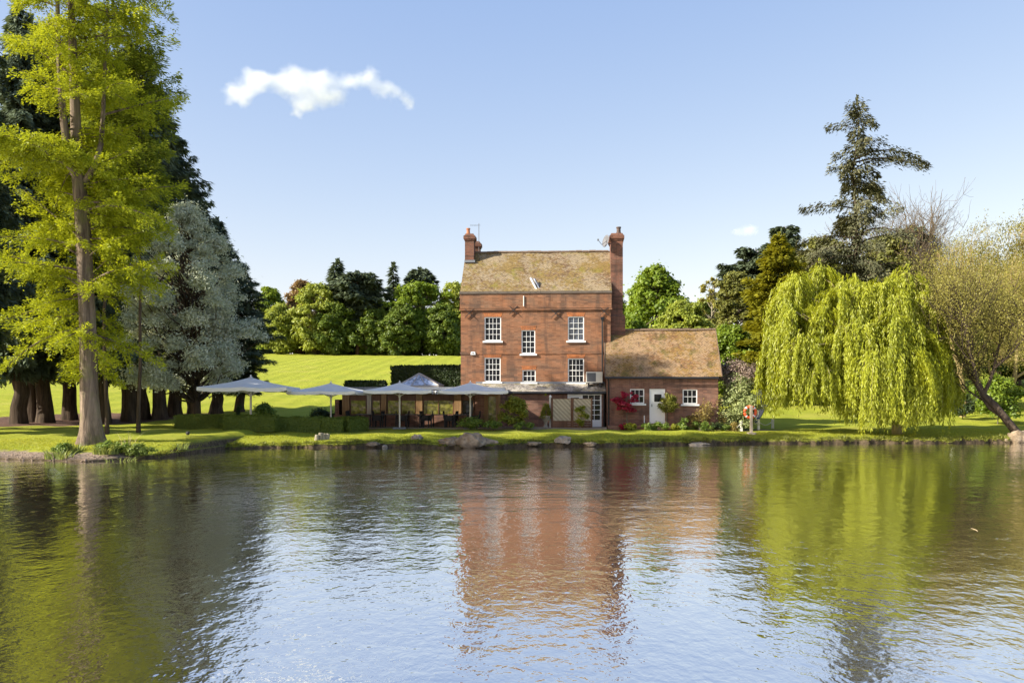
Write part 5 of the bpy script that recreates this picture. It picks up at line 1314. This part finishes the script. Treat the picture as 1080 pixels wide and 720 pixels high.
# weeping willow
M['willow_wood'] = bark('willow_wood', (0.20, 0.17, 0.07), (0.36, 0.31, 0.14), 8.0, 0.3)
def willow():
    Y = 51.3; X = WX(946, Y); z = gz(X, Y); g = rs(71)
    root = empty('weeping_willow', (X, Y, z), 0, 'bright yellow green weeping willow trailing its strands over the water edge', 'tree', None)
    def pt(px, py, dy): return np.array([WX(px, Y + dy) - X, dy, WZ(py, Y + dy) - z])
    tb = Tubes(); lv = Leaves()
    trunk = np.array([pt(947, 470, 0), pt(946, 440, 0), pt(942, 400, .1), pt(936, 370, .2)]); tb.add(trunk, [0.34, 0.27, 0.24, 0.2], 10)
    fork = trunk[-1]
    # crests of the strand fountains: (px, py, depth offset, half width px, drop bottom py, strands)
    C_ = [(842, 293, 2.2, 24, 400, 130), (866, 284, 2.6, 24, 400, 140), (898, 294, 2.0, 26, 410, 130), (912, 302, 1.0, 26, 420, 130), (930, 298, 1.4, 28, 420, 140), (946, 310, 0.4, 26, 430, 130), (884, 306, 0.6, 24, 430, 120), (956, 286, 1.8, 26, 420, 130), (974, 302, 1.2, 18, 420, 120),
          (826, 318, 1.2, 20, 438, 120), (820, 348, 0.4, 16, 442, 110), (846, 322, 0.4, 26, 436, 140), (874, 330, 0.2, 22, 432, 120), (850, 356, -0.6, 22, 440, 110), (880, 316, 1.0, 20, 420, 100),
          (982, 330, 0.4, 14, 452, 110), (986, 362, 0.2, 12, 458, 90), (910, 340, -0.6, 24, 464, 150), (938, 336, -1.0, 26, 466, 160), (966, 346, -0.8, 22, 464, 150), (924, 372, -1.5, 24, 467, 150),
          (954, 368, -1.6, 24, 467, 150), (980, 378, -1.0, 16, 464, 110), (900, 372, -1.0, 14, 462, 100), (938, 400, -1.9, 22, 468, 110), (966, 406, -1.7, 18, 467, 90), (812, 372, 0.6, 11, 444, 90), (822, 392, 0.9, 12, 442, 80), (836, 386, -0.2, 16, 444, 90), (866, 384, -0.9, 16, 446, 80), (900, 330, 0.2, 22, 448, 120), (888, 352, -0.5, 20, 452, 100), (905, 318, 0.8, 22, 430, 100), (1003, 390, 0.8, 7, 455, 30), (1010, 402, 1.2, 6, 452, 22)]
    for (px, py, dy, hw, bot, ns) in C_:
        c = pt(px, py, dy)
        pb = bend(fork, c - np.array([0, 0, 0.45]), 0.0, g, 8, 0.03); tb.add(pb, np.linspace(0.12, 0.03, 8), 6)
        ns = int(ns * 1.4); nbun = 10; bun = [(g.random() * 2 * math.pi, math.sqrt(g.random()), (0.35 if bot < 460 else 0.5) + (0.65 if bot < 460 else 0.5) * g.random() ** 0.8, g.random()) for _ in range(nbun)]
        for _ in range(ns):
            ba, br, bd, bt = bun[int(g.random() * nbun)]
            a = ba + g.normal() * 0.22; rr = min(1.0, abs(br + g.normal() * 0.10)); w = hw / F * Y
            out = np.array([math.cos(a), math.sin(a) * 0.9, 0])
            st = c + out * w * rr * 0.5 + np.array([0, 0, 0.18 * g.normal() - 0.45 * rr * rr])
            reach = w * (0.35 + 0.75 * g.random()) * (0.3 + 0.7 * rr)
            zb = max(WZ(bot, Y + dy) - z + abs(g.normal()) * 0.9, 0.12)
            drop = max(0.6, (st[2] - zb) * bd * (0.75 + 0.30 * g.random()))
            n = int(12 * drop + 14); s = np.sort(g.random(n))
            hump = 0.20 * np.sin(np.clip(s * 4, 0, 1) * math.pi)
            hx = reach * (1 - np.exp(-s * 5)); sway = 0.05 * np.sin(s * 5 + a * 3) * drop * 0.3
            P = st + out * hx[:, None] + np.array([0, 0, 1]) * (hump - drop * s ** 1.15)[:, None]
            tang = np.array([-out[1], out[0], 0]); P = P + tang * sway[:, None]
            P += g.normal(size=(n, 3)) * 0.035
            D = rdir(g, n) * 0.45 + np.array([0, 0, -1.0]) + out * (0.9 * np.exp(-s * 6))[:, None]
            Nn = rdir(g, n) * 0.7 + out * 0.8 + np.array([0, 0, .35])
            tn = 0.05 + 0.45 * bt + 0.15 * g.random() + 0.4 * g.random(n)
            lv.add(P, D, Nn, 0.21 * (0.6 + 0.8 * g.random(n)), 0.05 * (0.8 + .5 * g.random(n)), tn, 0.1)
            if g.random() < 0.05:
                s2 = np.linspace(0, 1, 7); pp = st + out * (reach * (1 - np.exp(-s2 * 5)))[:, None] + np.array([0, 0, 1]) * (0.2 * np.sin(np.clip(s2 * 4, 0, 1) * math.pi) - drop * s2 ** 1.15)[:, None]
                tb.add(pp, np.linspace(0.016, 0.006, 7), 3)
    tb.build('trunk', M['willow_wood'], root); lv.build('crown', M['willow'], root)
willow()

# ------------------------------------------------------------------ hedges
def hp(px, Y): return (WX(px, Y), Y)
GH = 'clipped box hedges along the lawn'
hedge('box_hedge', 'clipped box hedge at the left, low and long', 'hedge', [hp(188, 51.5), hp(238, 51.2)], 0.9, 0.72, M['hedge'], 301, group=GH)
hedge('box_hedge', 'clipped box hedge in the middle below the leftmost umbrella', 'hedge', [hp(239, 49.2), hp(292, 49.0)], 0.9, 0.70, M['hedge'], 302, group=GH)
hedge('box_hedge', 'clipped box hedge at the right with lit upturned end', 'hedge', [hp(293.5, 50.0), hp(340, 50.0), hp(362, 50.1), hp(382, 51.2)], 0.9, 0.74, M['hedge'], 303, group=GH)
hedge('yew_hedge', 'tall dark yew hedge behind the glass roof lantern', 'hedge', [hp(417, 66), hp(492, 65)], 1.6, WZ(386.5, 65.5) - gz(WX(455, 65.5), 65.5), M['yew_hedge'], 304, dens=500, L=0.15, W=0.08)
hedge('yew_hedge', 'low dark mounded hedge left of the roof lantern', 'hedge', [hp(366, 64), hp(406, 64)], 1.4, WZ(402.5, 64) - gz(WX(385, 64), 64), M['yew_hedge'], 305, dens=500, L=0.15, W=0.08)

# ------------------------------------------------------------------ shrubs and bed plants
shrub('yellow_shrub', 'loose yellow green shrub in front of the lean-to wall', 'shrub', 543, 456, 52.2, 36, 33, M['shrub_yellow'], 401, L=.13, W=.06, ncl=34, nper=170)
shrub('low_shrub', 'low dark green planting under the brightest umbrella', 'shrub', 496, 459, 51.6, 32, 14, M['shrub_green'], 402, ncl=18, nper=120)
shrub('low_shrub', 'low green planting left of the yellow green shrub', 'shrub', 520, 459, 51.4, 30, 11, M['shrub_green'], 403, ncl=16, nper=110)
shrub('low_shrub', 'low green planting right of the yellow green shrub', 'shrub', 552, 459, 51.5, 32, 9, M['shrub_green'], 404, ncl=16, nper=110)
shrub('round_bush', 'rounded bush under the leftmost umbrella behind the hedge', 'bush', 279, 442, 56, 26, 24, M['shrub_green'], 405, L=.14, W=.08, ncl=24)
shrub('round_bush', 'low dark bush right of the second umbrella pole', 'bush', 340, 442, 57, 30, 17, M['yew_hedge'], 406, L=.12, W=.07, ncl=20)
shrub('upright_yew', 'small upright dark yew left of the leftmost umbrella pole', 'shrub', 252, 442, 56, 6, 21, M['yew_hedge'], 407, L=.1, W=.05, ncl=14, nper=110, flat=1.6)
# Japanese maple, standard tree, rose bush, holly
def small_tree(name, label, px, base_py, Y, wpx, top_py, bot_py, mat, seed, L, W, ncl, nper, flat, tr, bm='bark_grey', cat='tree', squash=1.0):
    X = WX(px, Y); z = gz(X, Y); H = WZ(top_py, Y) - z; z0 = WZ(bot_py, Y) - z; Rr = wpx / F * Y / 2
    return broadleaf(name, (X, Y, z), label, cat, H, Rr, z0, M[mat], M[bm], seed, ncl, min(Rr, (H - z0) / 2) * 0.42, nper, L, W, lambda t: np.sin(np.pi * np.clip(0.12 + 0.82 * t, 0, 1)) ** 0.5, flat, None, tr, shell=0.3)
small_tree('japanese_maple', 'crimson leaved Japanese maple in front of the annexe window', 661, 447, 53.2, 34, 411.5, 434, 'maple', 411, .10, .06, 34, 120, 0.5, 0.035)
small_tree('lollipop_tree', 'clipped round headed standard tree beside the white annexe door', 703.5, 452, 53.0, 24, 414.5, 436, 'holly_gold', 412, .09, .055, 40, 150, 0.9, 0.035)
shrub('red_shrub', 'small crimson shrub below the Japanese maple', 'shrub', 657, 449, 53, 10, 9, M['maple'], 413, ncl=10, nper=90, L=.08, W=.04)
bare_tree('rose_bush', (WX(745, 53.2), 53.2, gz(WX(745, 53.2), 53.2)), 'sparse tall rose bush with yellowish leaves by the annexe wall', 'bush', 2.0, 414, M['twig'], depth=3, kids=4, leafmat=M['shrub_brown'], nleaf=9, L=.1, W=.055, rad=0.03, length=0.75, spread=.7, group=None, up=.2, clus=.10)
bare_tree('rose_bush', (WX(757, 53.6), 53.6, gz(WX(757, 53.6), 53.6)), 'thinner rose bush between the tall one and the pointed holly', 'bush', 1.8, 416, M['twig'], depth=3, kids=4, leafmat=M['shrub_brown'], nleaf=6, L=.1, W=.055, rad=0.025, length=0.7, spread=.6, group=None, up=.2, clus=.10)
shrub('holly_bush', 'large conical variegated holly at the right end of the annexe', 'shrub', 779, 447, 53.9, 43, 58, M['holly'], 415, L=.13, W=.07, ncl=90, nper=230, stem=.04, prof=lambda t: np.interp(t, [0, .15, .5, .8, 1], [.85, 1, 1.0, .75, .4]))
shrub('mauve_shrub', 'purplish budding shrub crowding the top of the holly', 'shrub', 777, 447, 54.7, 46, 74, M['mauve'], 417, L=.12, W=.06, ncl=46, nper=170, stem=.55, prof=lambda t: np.interp(t, [0, .5, 1], [.8, 1, .6]))
bed = [(666, 456, 14, 8, 'shrub_yellow', 'bright yellow green clump at the left end of the flower bed'), (682, 457, 16, 8, 'shrub_green', 'low leafy clump below the annexe window in the flower bed'),
       (694, 457, 18, 9, 'shrub_green', 'broad leafy clump left of the lollipop tree stem'), (712, 458, 12, 6, 'shrub_yellow', 'small yellowish clump right of the lollipop tree stem'),
       (722, 454, 16, 13, 'shrub_green', 'rounded green clump below the casement window'), (730, 448, 20, 16, 'shrub_brown', 'brownish loose bush under the casement window'),
       (738, 457, 24, 10, 'shrub_green', 'dark green spreading clump in front of the tall rose bush'), (756, 456, 14, 8, 'yew_hedge', 'small dark clump between rose bush and holly'),
       (773, 455, 7, 9, 'shrub_brown', 'little brown plant at the right end of the flower bed'), (765, 456, 10, 7, 'shrub_green', 'small green clump under the holly')]
for k, (px, py, w, h, mt, lab) in enumerate(bed):
    shrub('bed_plant', lab, 'plant', px, py, 52.4 if k not in (5,) else 53.4, w, h, M[mt], 430 + k, L=.11, W=.05, ncl=14, nper=100, group='plants in the annexe flower bed', stem=.05)

# potted conifer on an urn, and leafy climber by the screen
def pot_plant():
    v = -2.7; u = U(575.5, v); x, y = uv_world(u, v)
    o = empty('stone_urn', (x, y, PZ), 0, 'pale stone urn on the terrace left of the woven screen', 'urn')
    m = MB(); m.lathe([(0.0, 0), (0.17, 0.0), (0.17, 0.06), (0.09, 0.10), (0.10, 0.3), (0.22, 0.45), (0.27, 0.62), (0.29, 0.66), (0.25, 0.66), (0.22, 0.6), (0.0, 0.6)], (0, 0), 16); m.build('bowl', M['rock_pale'], o, smooth=True)
    conifer('potted_conifer', (x, y, PZ + 0.58), 'yellow and green dwarf conifer growing in the stone urn', 'shrub', 1.25, 0.28, 0.05, M['shrub_yellow'], M['bark_grey'], 441, nb=60, dens=160, L=.12, W=.05, trunk_r=.03, group=None, vlay=.03)
    x2, y2 = uv_world(U(612.5, -2.95), -2.95)
    shrub('leafy_plant', 'yellow green leafy plant growing against the right screen panel', 'plant', 612.5, 449, y2, 17, 24, M['shrub_yellow'], 442, L=.14, W=.05, ncl=14, nper=70, zbase=PZ, prof=lambda t: np.interp(t, [0, .5, 1], [.5, 1, .5]))
pot_plant()

# ------------------------------------------------------------------ lifebuoy, chain posts
def lifebuoy():
    Y = 51.2; X = WX(792.3, Y); z = gz(X, Y)
    p = empty('lifebuoy_post', (X, Y, z), 0, 'grey wooden post carrying the lifebuoy on the bank', 'post')
    zt = WZ(427.5, Y) - z; m = MB(); m.box(-0.07, 0.07, -0.06, 0.06, -0.2, zt); m.build('shaft', M['wood_grey'], p, bevel=0.01)
    m = MB(); m.box(-0.2, 0.24, -0.2, 0.2, -0.1, 0.10); m.build('foot', M['rock_pale'], p, bevel=0.03)
    o = empty('lifebuoy', (X - 0.02, Y + 0.15, WZ(434.5, Y)), 0, 'orange lifebuoy with white bands hanging on the wooden post', 'lifebuoy')
    def arc(a0, a1, r, R_, n=24, k=12):
        t = Tubes(); a = np.linspace(a0, a1, n); t.add(np.stack([R_ * np.cos(a), np.zeros(n), R_ * np.sin(a)], 1), r, k); return t
    arc(0, 2 * math.pi, 0.075, 0.30, 49).build('ring', M['buoy'], o)
    for q in range(4):
        a = math.pi / 4 + q * math.pi / 2; arc(a - 0.13, a + 0.13, 0.0775, 0.30, 6).build('band', M['white'], o)
    t = Tubes(); a = np.linspace(-0.9, 0.5, 14); t.add(np.stack([0.37 * np.cos(a) + 0.05, -0.085 + 0 * a, 0.37 * np.sin(a) - 0.05], 1), 0.014, 5); t.build('grab_line', M['rope'], o)
lifebuoy()
def chain_posts():
    sp = [(782, 53.2, 443, 'white chain post nearest the holly bush'), (800, 53.6, 441.5, 'white chain post just right of the lifebuoy post'), (815, 55.6, 441, 'white chain post partly under the willow strands')]
    tops = []; first = None
    for k, (px, Y, top, lab) in enumerate(sp):
        X = WX(px, Y); z = gz(X, Y); h = WZ(top, Y) - z
        if first is None:
            first = empty('chain_post', (X, Y, z), 0, lab, 'post', 'white posts along the driveway')
            m = MB(); m.box(-0.065, 0.065, -0.065, 0.065, -0.2, 0.72); m.build('shaft', M['white'], first, bevel=0.01)
            m = MB(); m.frustum(-0.065, 0.065, -0.065, 0.065, 0.722, -0.02, 0.02, -0.02, 0.02, 0.78); m.build('cap', M['white'], first)
            o = first
        else: o = copy_tree(first); o['label'] = lab
        o.location = (X, Y, z); o.scale = (1, 1, h / 0.78); tops.append(np.array([X, Y, z + h * 0.75]))
    far_ = [(806.5, 79, 'far white post on the left side of the driveway'), (1004, 70, 'white post in shade right of the willow'), (1030, 72, 'white post behind the green bushes at the right')]
    for px, Y, lab in far_:
        X = WX(px, Y); o = copy_tree(first); o['label'] = lab; o.location = (X, Y, gz(X, Y)); o.scale = (1.2, 1.2, 1.2); tops.append(np.array([X, Y, gz(X, Y) + .75]))
    start = np.array([WX(766, 53), 53.0, tops[0][2] - 0.25])
    for a, b, lab in ((start, tops[0], 'pale rope hanging left of the post by the holly'), (tops[0], tops[1], 'pale rope hanging behind the lifebuoy post'), (tops[1], tops[2], 'pale rope hanging right of the lifebuoy post'), (tops[4], tops[5], 'pale rope strung in the shade right of the willow')):
        t = Tubes(); s = np.linspace(0, 1, 16)[:, None]; p = a * (1 - s) + b * s; p[:, 2] -= 0.22 * np.sin(s[:, 0] * math.pi)
        t.add(p - p[0], 0.022, 6); o = t.build('chain_rope', M['rope']); o.location = p[0]; tag(o, lab, 'rope', 'ropes slung between the white posts')
chain_posts()

# ------------------------------------------------------------------ rocks, logs and plants along the bank
def rock(name, label, px, Y, w, h, d, mat, seed, cat='rock', sink=0.25, group='rocks on the bank', zoff=0.0):
    X = WX(px, Y); z = max(gz(X, Y), 0.0) + zoff
    import bmesh
    bm = bmesh.new(); bmesh.ops.create_icosphere(bm, subdivisions=4, radius=1.0)
    for v in bm.verts:
        q = v.co.copy(); n = mnoise.noise(q * 1.3 + Vector((seed, 0, 0))) * 0.42 + mnoise.noise(q * 3.1 + Vector((0, seed, 0))) * 0.2 + abs(mnoise.noise(q * 6 + Vector((0, 0, seed)))) * 0.1
        q *= 1 + n; v.co = Vector((q.x * w / 2, q.y * d / 2, q.z * h / 2 * 1.2 + h * (0.5 - sink)))
    me = bpy.data.meshes.new(name); bm.to_mesh(me); bm.free(); me.materials.append(mat)
    me.polygons.foreach_set('use_smooth', [True] * len(me.polygons))
    o = bpy.data.objects.new(name, me); C.objects.link(o); o.location = (X, Y, z); tag(o, label, cat, group); return o
def yb(px, d=0.0):
    Y = 48.0
    for _ in range(8): Y = float(ys(WX(px, Y))) + d
    return Y
for k, (px, dd, w, h, d, mt, lab) in enumerate((
        (478, 0.25, 1.5, 0.34, 0.7, 'rock', 'left low part of the brown rocky outcrop at the water edge'), (496, 0.2, 1.15, 0.58, 0.8, 'rock', 'tallest brown boulder of the outcrop at the water edge'),
        (510, 0.25, 1.1, 0.30, 0.6, 'rock', 'right low part of the brown rocky outcrop at the water edge'), (440, 1.2, 0.55, 0.28, 0.4, 'rock_pale', 'pale rounded stone lying on the lawn edge'),
        (594, 0.1, 0.7, 0.30, 0.5, 'rock_pale', 'pale boulder below the woven screen at the water edge'), (563, 0.06, 0.7, 0.14, 0.4, 'rock', 'flat brown stone left of the pale boulder'),
        (737, -0.15, 0.9, 0.14, 0.4, 'rock_pale', 'flat pale slab at the waterline below the annexe'), (394, 0.05, 0.6, 0.17, 0.4, 'rock', 'brown stone in the bank below the box hedge end'), (622, 0.05, 0.5, 0.15, 0.4, 'rock', 'brown stone in the bank right of the pale boulder'),
        (406, -0.08, 0.25, 0.14, 0.2, 'rock_pale', 'tiny pale stone at the waterline left of the outcrop'))):
    rock('rock', lab, px, yb(px, dd), w, h, d, M[mt], 3.7 * k + 1)
rock('ball', 'small dark round object on the bank left of the hedges', 198, 2080.0 / (467.5 - HY), 0.16, 0.16, 0.16, M['iron'], 91, cat='ball', sink=0.0, group=None)
rock('buttress_stone', 'dark stone where the leaning tree meets the water', 1076, yb(1076, 0.0), 1.4, 0.7, 0.9, M['rock'], 77)
for k, (px, h, lab) in enumerate(((334, 0.26, 'pale cut log, shortest and leftmost of the group'), (338, 0.33, 'pale cut log standing second in the group'), (341.5, 0.30, 'pale cut log standing third in the group'), (345, 0.28, 'pale cut log with dark bark at the right of the group'))):
    Y = yb(px, 1.4 + 0.1 * (k % 2)); X = WX(px, Y); m = MB(); m.lathe([(0.12, -0.05), (0.11, 0.05), (0.10, h - 0.02), (0.09, h), (0.0, h)], (0, 0), 10)
    o = m.build('cut_log', M['bark_pale'], None, (X, Y, gz(X, Y))); o.rotation_euler = (0.05 * k, 0.08 * (1 - k), k); tag(o, lab, 'log', 'cut logs on the lawn edge')

def blades(name, label, cat, X, Y, z, n, h, spread, mat, seed, w=0.025, group=None, bendv=0.5):
    g = rs(seed); root = empty(name, (X, Y, z), 0, label, cat, group)
    V = []; k = 4
    a = g.random(n) * 6.28; r = np.sqrt(g.random(n)) * spread; hh = h * (0.5 + 0.6 * g.random(n)); b = bendv * (0.3 + g.random(n)) * hh
    base = np.stack([r * np.cos(a), r * np.sin(a), 0 * a], 1); az = a + g.normal(size=n) * 0.8; d = np.stack([np.cos(az), np.sin(az), 0 * az], 1); s = np.stack([-np.sin(az), np.cos(az), 0 * az], 1)
    for i in range(k + 1):
        t = i / k; c = base + d * (b * t * t)[:, None] + np.array([0, 0, 1]) * (hh * (t - 0.25 * bendv * t * t))[:, None]; ww = w * (1 - t * 0.92)
        V.append(c - s * ww); V.append(c + s * ww)
    V = np.stack(V, 1).reshape(-1, 3); i0 = (np.arange(n) * (2 * (k + 1)))[:, None]; j = np.arange(k)[None, :] * 2
    q = np.stack([i0 + j, i0 + j + 1, i0 + j + 3, i0 + j + 2], -1).reshape(-1, 4)
    mesh_np('leaves', V, [q], mat, root, np.repeat(g.random(n), k)); return root
for k, (px, py, h, sp, n, lab) in enumerate(((62, 479, 0.45, 0.5, 90, 'leafy bank plant left of the redwood trunk'), (76, 477, 0.5, 0.45, 90, 'leafy bank plant against the left root of the redwood'), (112, 478, 0.5, 0.5, 110, 'leafy bank plant just right of the redwood roots'),
        (127, 479, 0.6, 0.5, 120, 'leafy bank plant at the foot of the dry reeds'), (142, 480, 0.55, 0.5, 110, 'leafy bank plant right of the dry reeds'), (158, 480, 0.6, 0.5, 120, 'tall iris clump towards the right of the bank plants'), (171, 479, 0.5, 0.4, 90, 'pale iris clump ending the bank plants'), (190, 474, 0.35, 0.3, 50, 'small tuft at the corner of the straight bank'))):
    Y = 2080.0 / (py - HY); X = WX(px, Y); blades('bank_plant', lab, 'plant', X, Y, gz(X, Y) - .02, n, h, sp, M['iris'], 500 + k, 0.03, 'leafy plants on the bank by the redwood', 0.8)
for k, (px, w, h, mt, lab) in enumerate(((120, 40, 12, 'shrub_green', 'low green ground plant right of the redwood at the water'), (146, 36, 13, 'hedge', 'dark green ground plant in the middle of the bank plants'), (66, 26, 12, 'shrub_green', 'low green ground plant left of the redwood'))):
    shrub('ground_plant', lab, 'plant', px, 478, 2080.0 / (477.5 - HY), w, h, M[mt], 520 + k, L=.10, W=.05, ncl=22, nper=90, group='ground plants round the redwood')
Yr = 2080.0 / (477.0 - HY); blades('dry_reeds', 'dry straw coloured reeds leaning left behind the bank plants', 'reeds', WX(134, Yr), Yr, gz(WX(134, Yr), Yr), 16, 1.15, 0.3, M['reed'], 530, 0.012, None, 0.9)

# grass hanging over the bank edge and pebbles on the mud
def bank_grass():
    g = rs(601); n = 26000; X = g.uniform(-30, 32, n); 
    keep = ~((X > -22.5) & (X < -13.8)); X = X[keep]; n = len(X)
    clump = np.sin(X * 2.3) + np.sin(X * 5.9 + 1) + np.sin(X * 13 + 2)
    dd = 0.06 + np.abs(g.normal(size=n)) * 0.22; Y = ys(X) + dd; Z = ground(X, Y) - 0.02
    P = np.stack([X, Y, Z], 1); D = rdir(g, n) * 0.55; D[:, 2] = 0.45 + 0.4 * g.random(n); hang = (dd < 0.16) & (g.random(n) < 0.7); D[hang, 1] -= 0.9; D[hang, 2] -= 0.75
    L = (0.07 + 0.10 * g.random(n)) * (1 + 0.35 * np.clip(clump, -1.5, 2)); v, f = leaf_arrays(P, D, rdir(g, n), L, 0.022 + 0.02 * g.random(n), 0)
    o = mesh_np('bank_grass', v, [f], M['bankgrass'], tone=g.random(n)); tag(o, 'green grass fringe overhanging the earth bank', 'grass', kind='stuff')
    # lawn blades on the near strip
    n = 90000; X = g.uniform(-30, 32, n); dd = 0.15 + g.random(n) ** 1.3 * 5.5; Y = ys(X) + dd; Z = ground(X, Y) - 0.01
    dens = ~((np.abs(X + 18.3) < 4.5) & (dd < 1.6)); bx = (np.abs(X - 10.5) < 5) & (Y > 52.9); dens &= ~bx; dens &= ~((X > -9.5) & (X < 16) & (dd > 4.0))
    X, Y, Z = X[dens], Y[dens], Z[dens]; n = len(X)
    D = rdir(g, n) * 0.6; D[:, 2] = 0.7; v, f = leaf_arrays(np.stack([X, Y, Z], 1), D, rdir(g, n), 0.045 + 0.04 * g.random(n), 0.016, 0)
    o = mesh_np('lawn_grass', v, [f], M['lawnblade'], tone=g.random(n)); tag(o, 'short mown lawn grass along the pond', 'grass', kind='stuff')
    # pebbles
    n = 900; X = g.uniform(-24, -14.8, n); dd = g.random(n) * 1.3; Y = ys(X) + dd; Z = ground(X, Y)
    base = np.array([[1, 0, 0], [-1, 0, 0], [0, 1, 0], [0, -1, 0], [0, 0, .7], [0, 0, -.7]]); F8 = np.array([[0, 2, 4], [2, 1, 4], [1, 3, 4], [3, 0, 4], [2, 0, 5], [1, 2, 5], [3, 1, 5], [0, 3, 5]])
    s = (0.02 + 0.05 * g.random(n) ** 3); V = np.stack([X, Y, Z], 1)[:, None, :] + base[None] * s[:, None, None] * (0.7 + 0.6 * g.random((n, 6, 1)))
    Fx = (F8[None] + (np.arange(n) * 6)[:, None, None]).reshape(-1, 3)
    o = mesh_np('pebbles', V.reshape(-1, 3), [Fx], M['pebble']); tag(o, 'small pale pebbles scattered on the muddy bank', 'pebbles', kind='stuff')
M['bankgrass'] = foliage('leaf_bank_grass', (0.08, 0.10, 0.015), (0.28, 0.29, 0.04), 0.3, 0.6)
M['pebble'] = plain('pebble', (0.24, 0.18, 0.135), 0.95, 0.1, 0.5, 9.0)
M['lawnblade'] = foliage('leaf_lawn', (0.25, 0.28, 0.02), (0.40, 0.40, 0.035), 0.4, 0.3)
bank_grass()

def twig():
    Y = 1000 * CZ / (560 - HY); X = WX(1033, Y); t = Tubes(); q = np.linspace(0, 1, 12)
    t.add(np.stack([0.06 * np.sin(q * 2.2) - 0.03, 0.35 * q, 0.001 + 0.008 * q * q], 1), np.linspace(0.005, 0.002, 12), 5)
    o = t.build('floating_twig', M['reed']); o.location = (X, Y, 0.0); tag(o, 'thin pale twig floating on the pond at the right', 'twig')
twig()
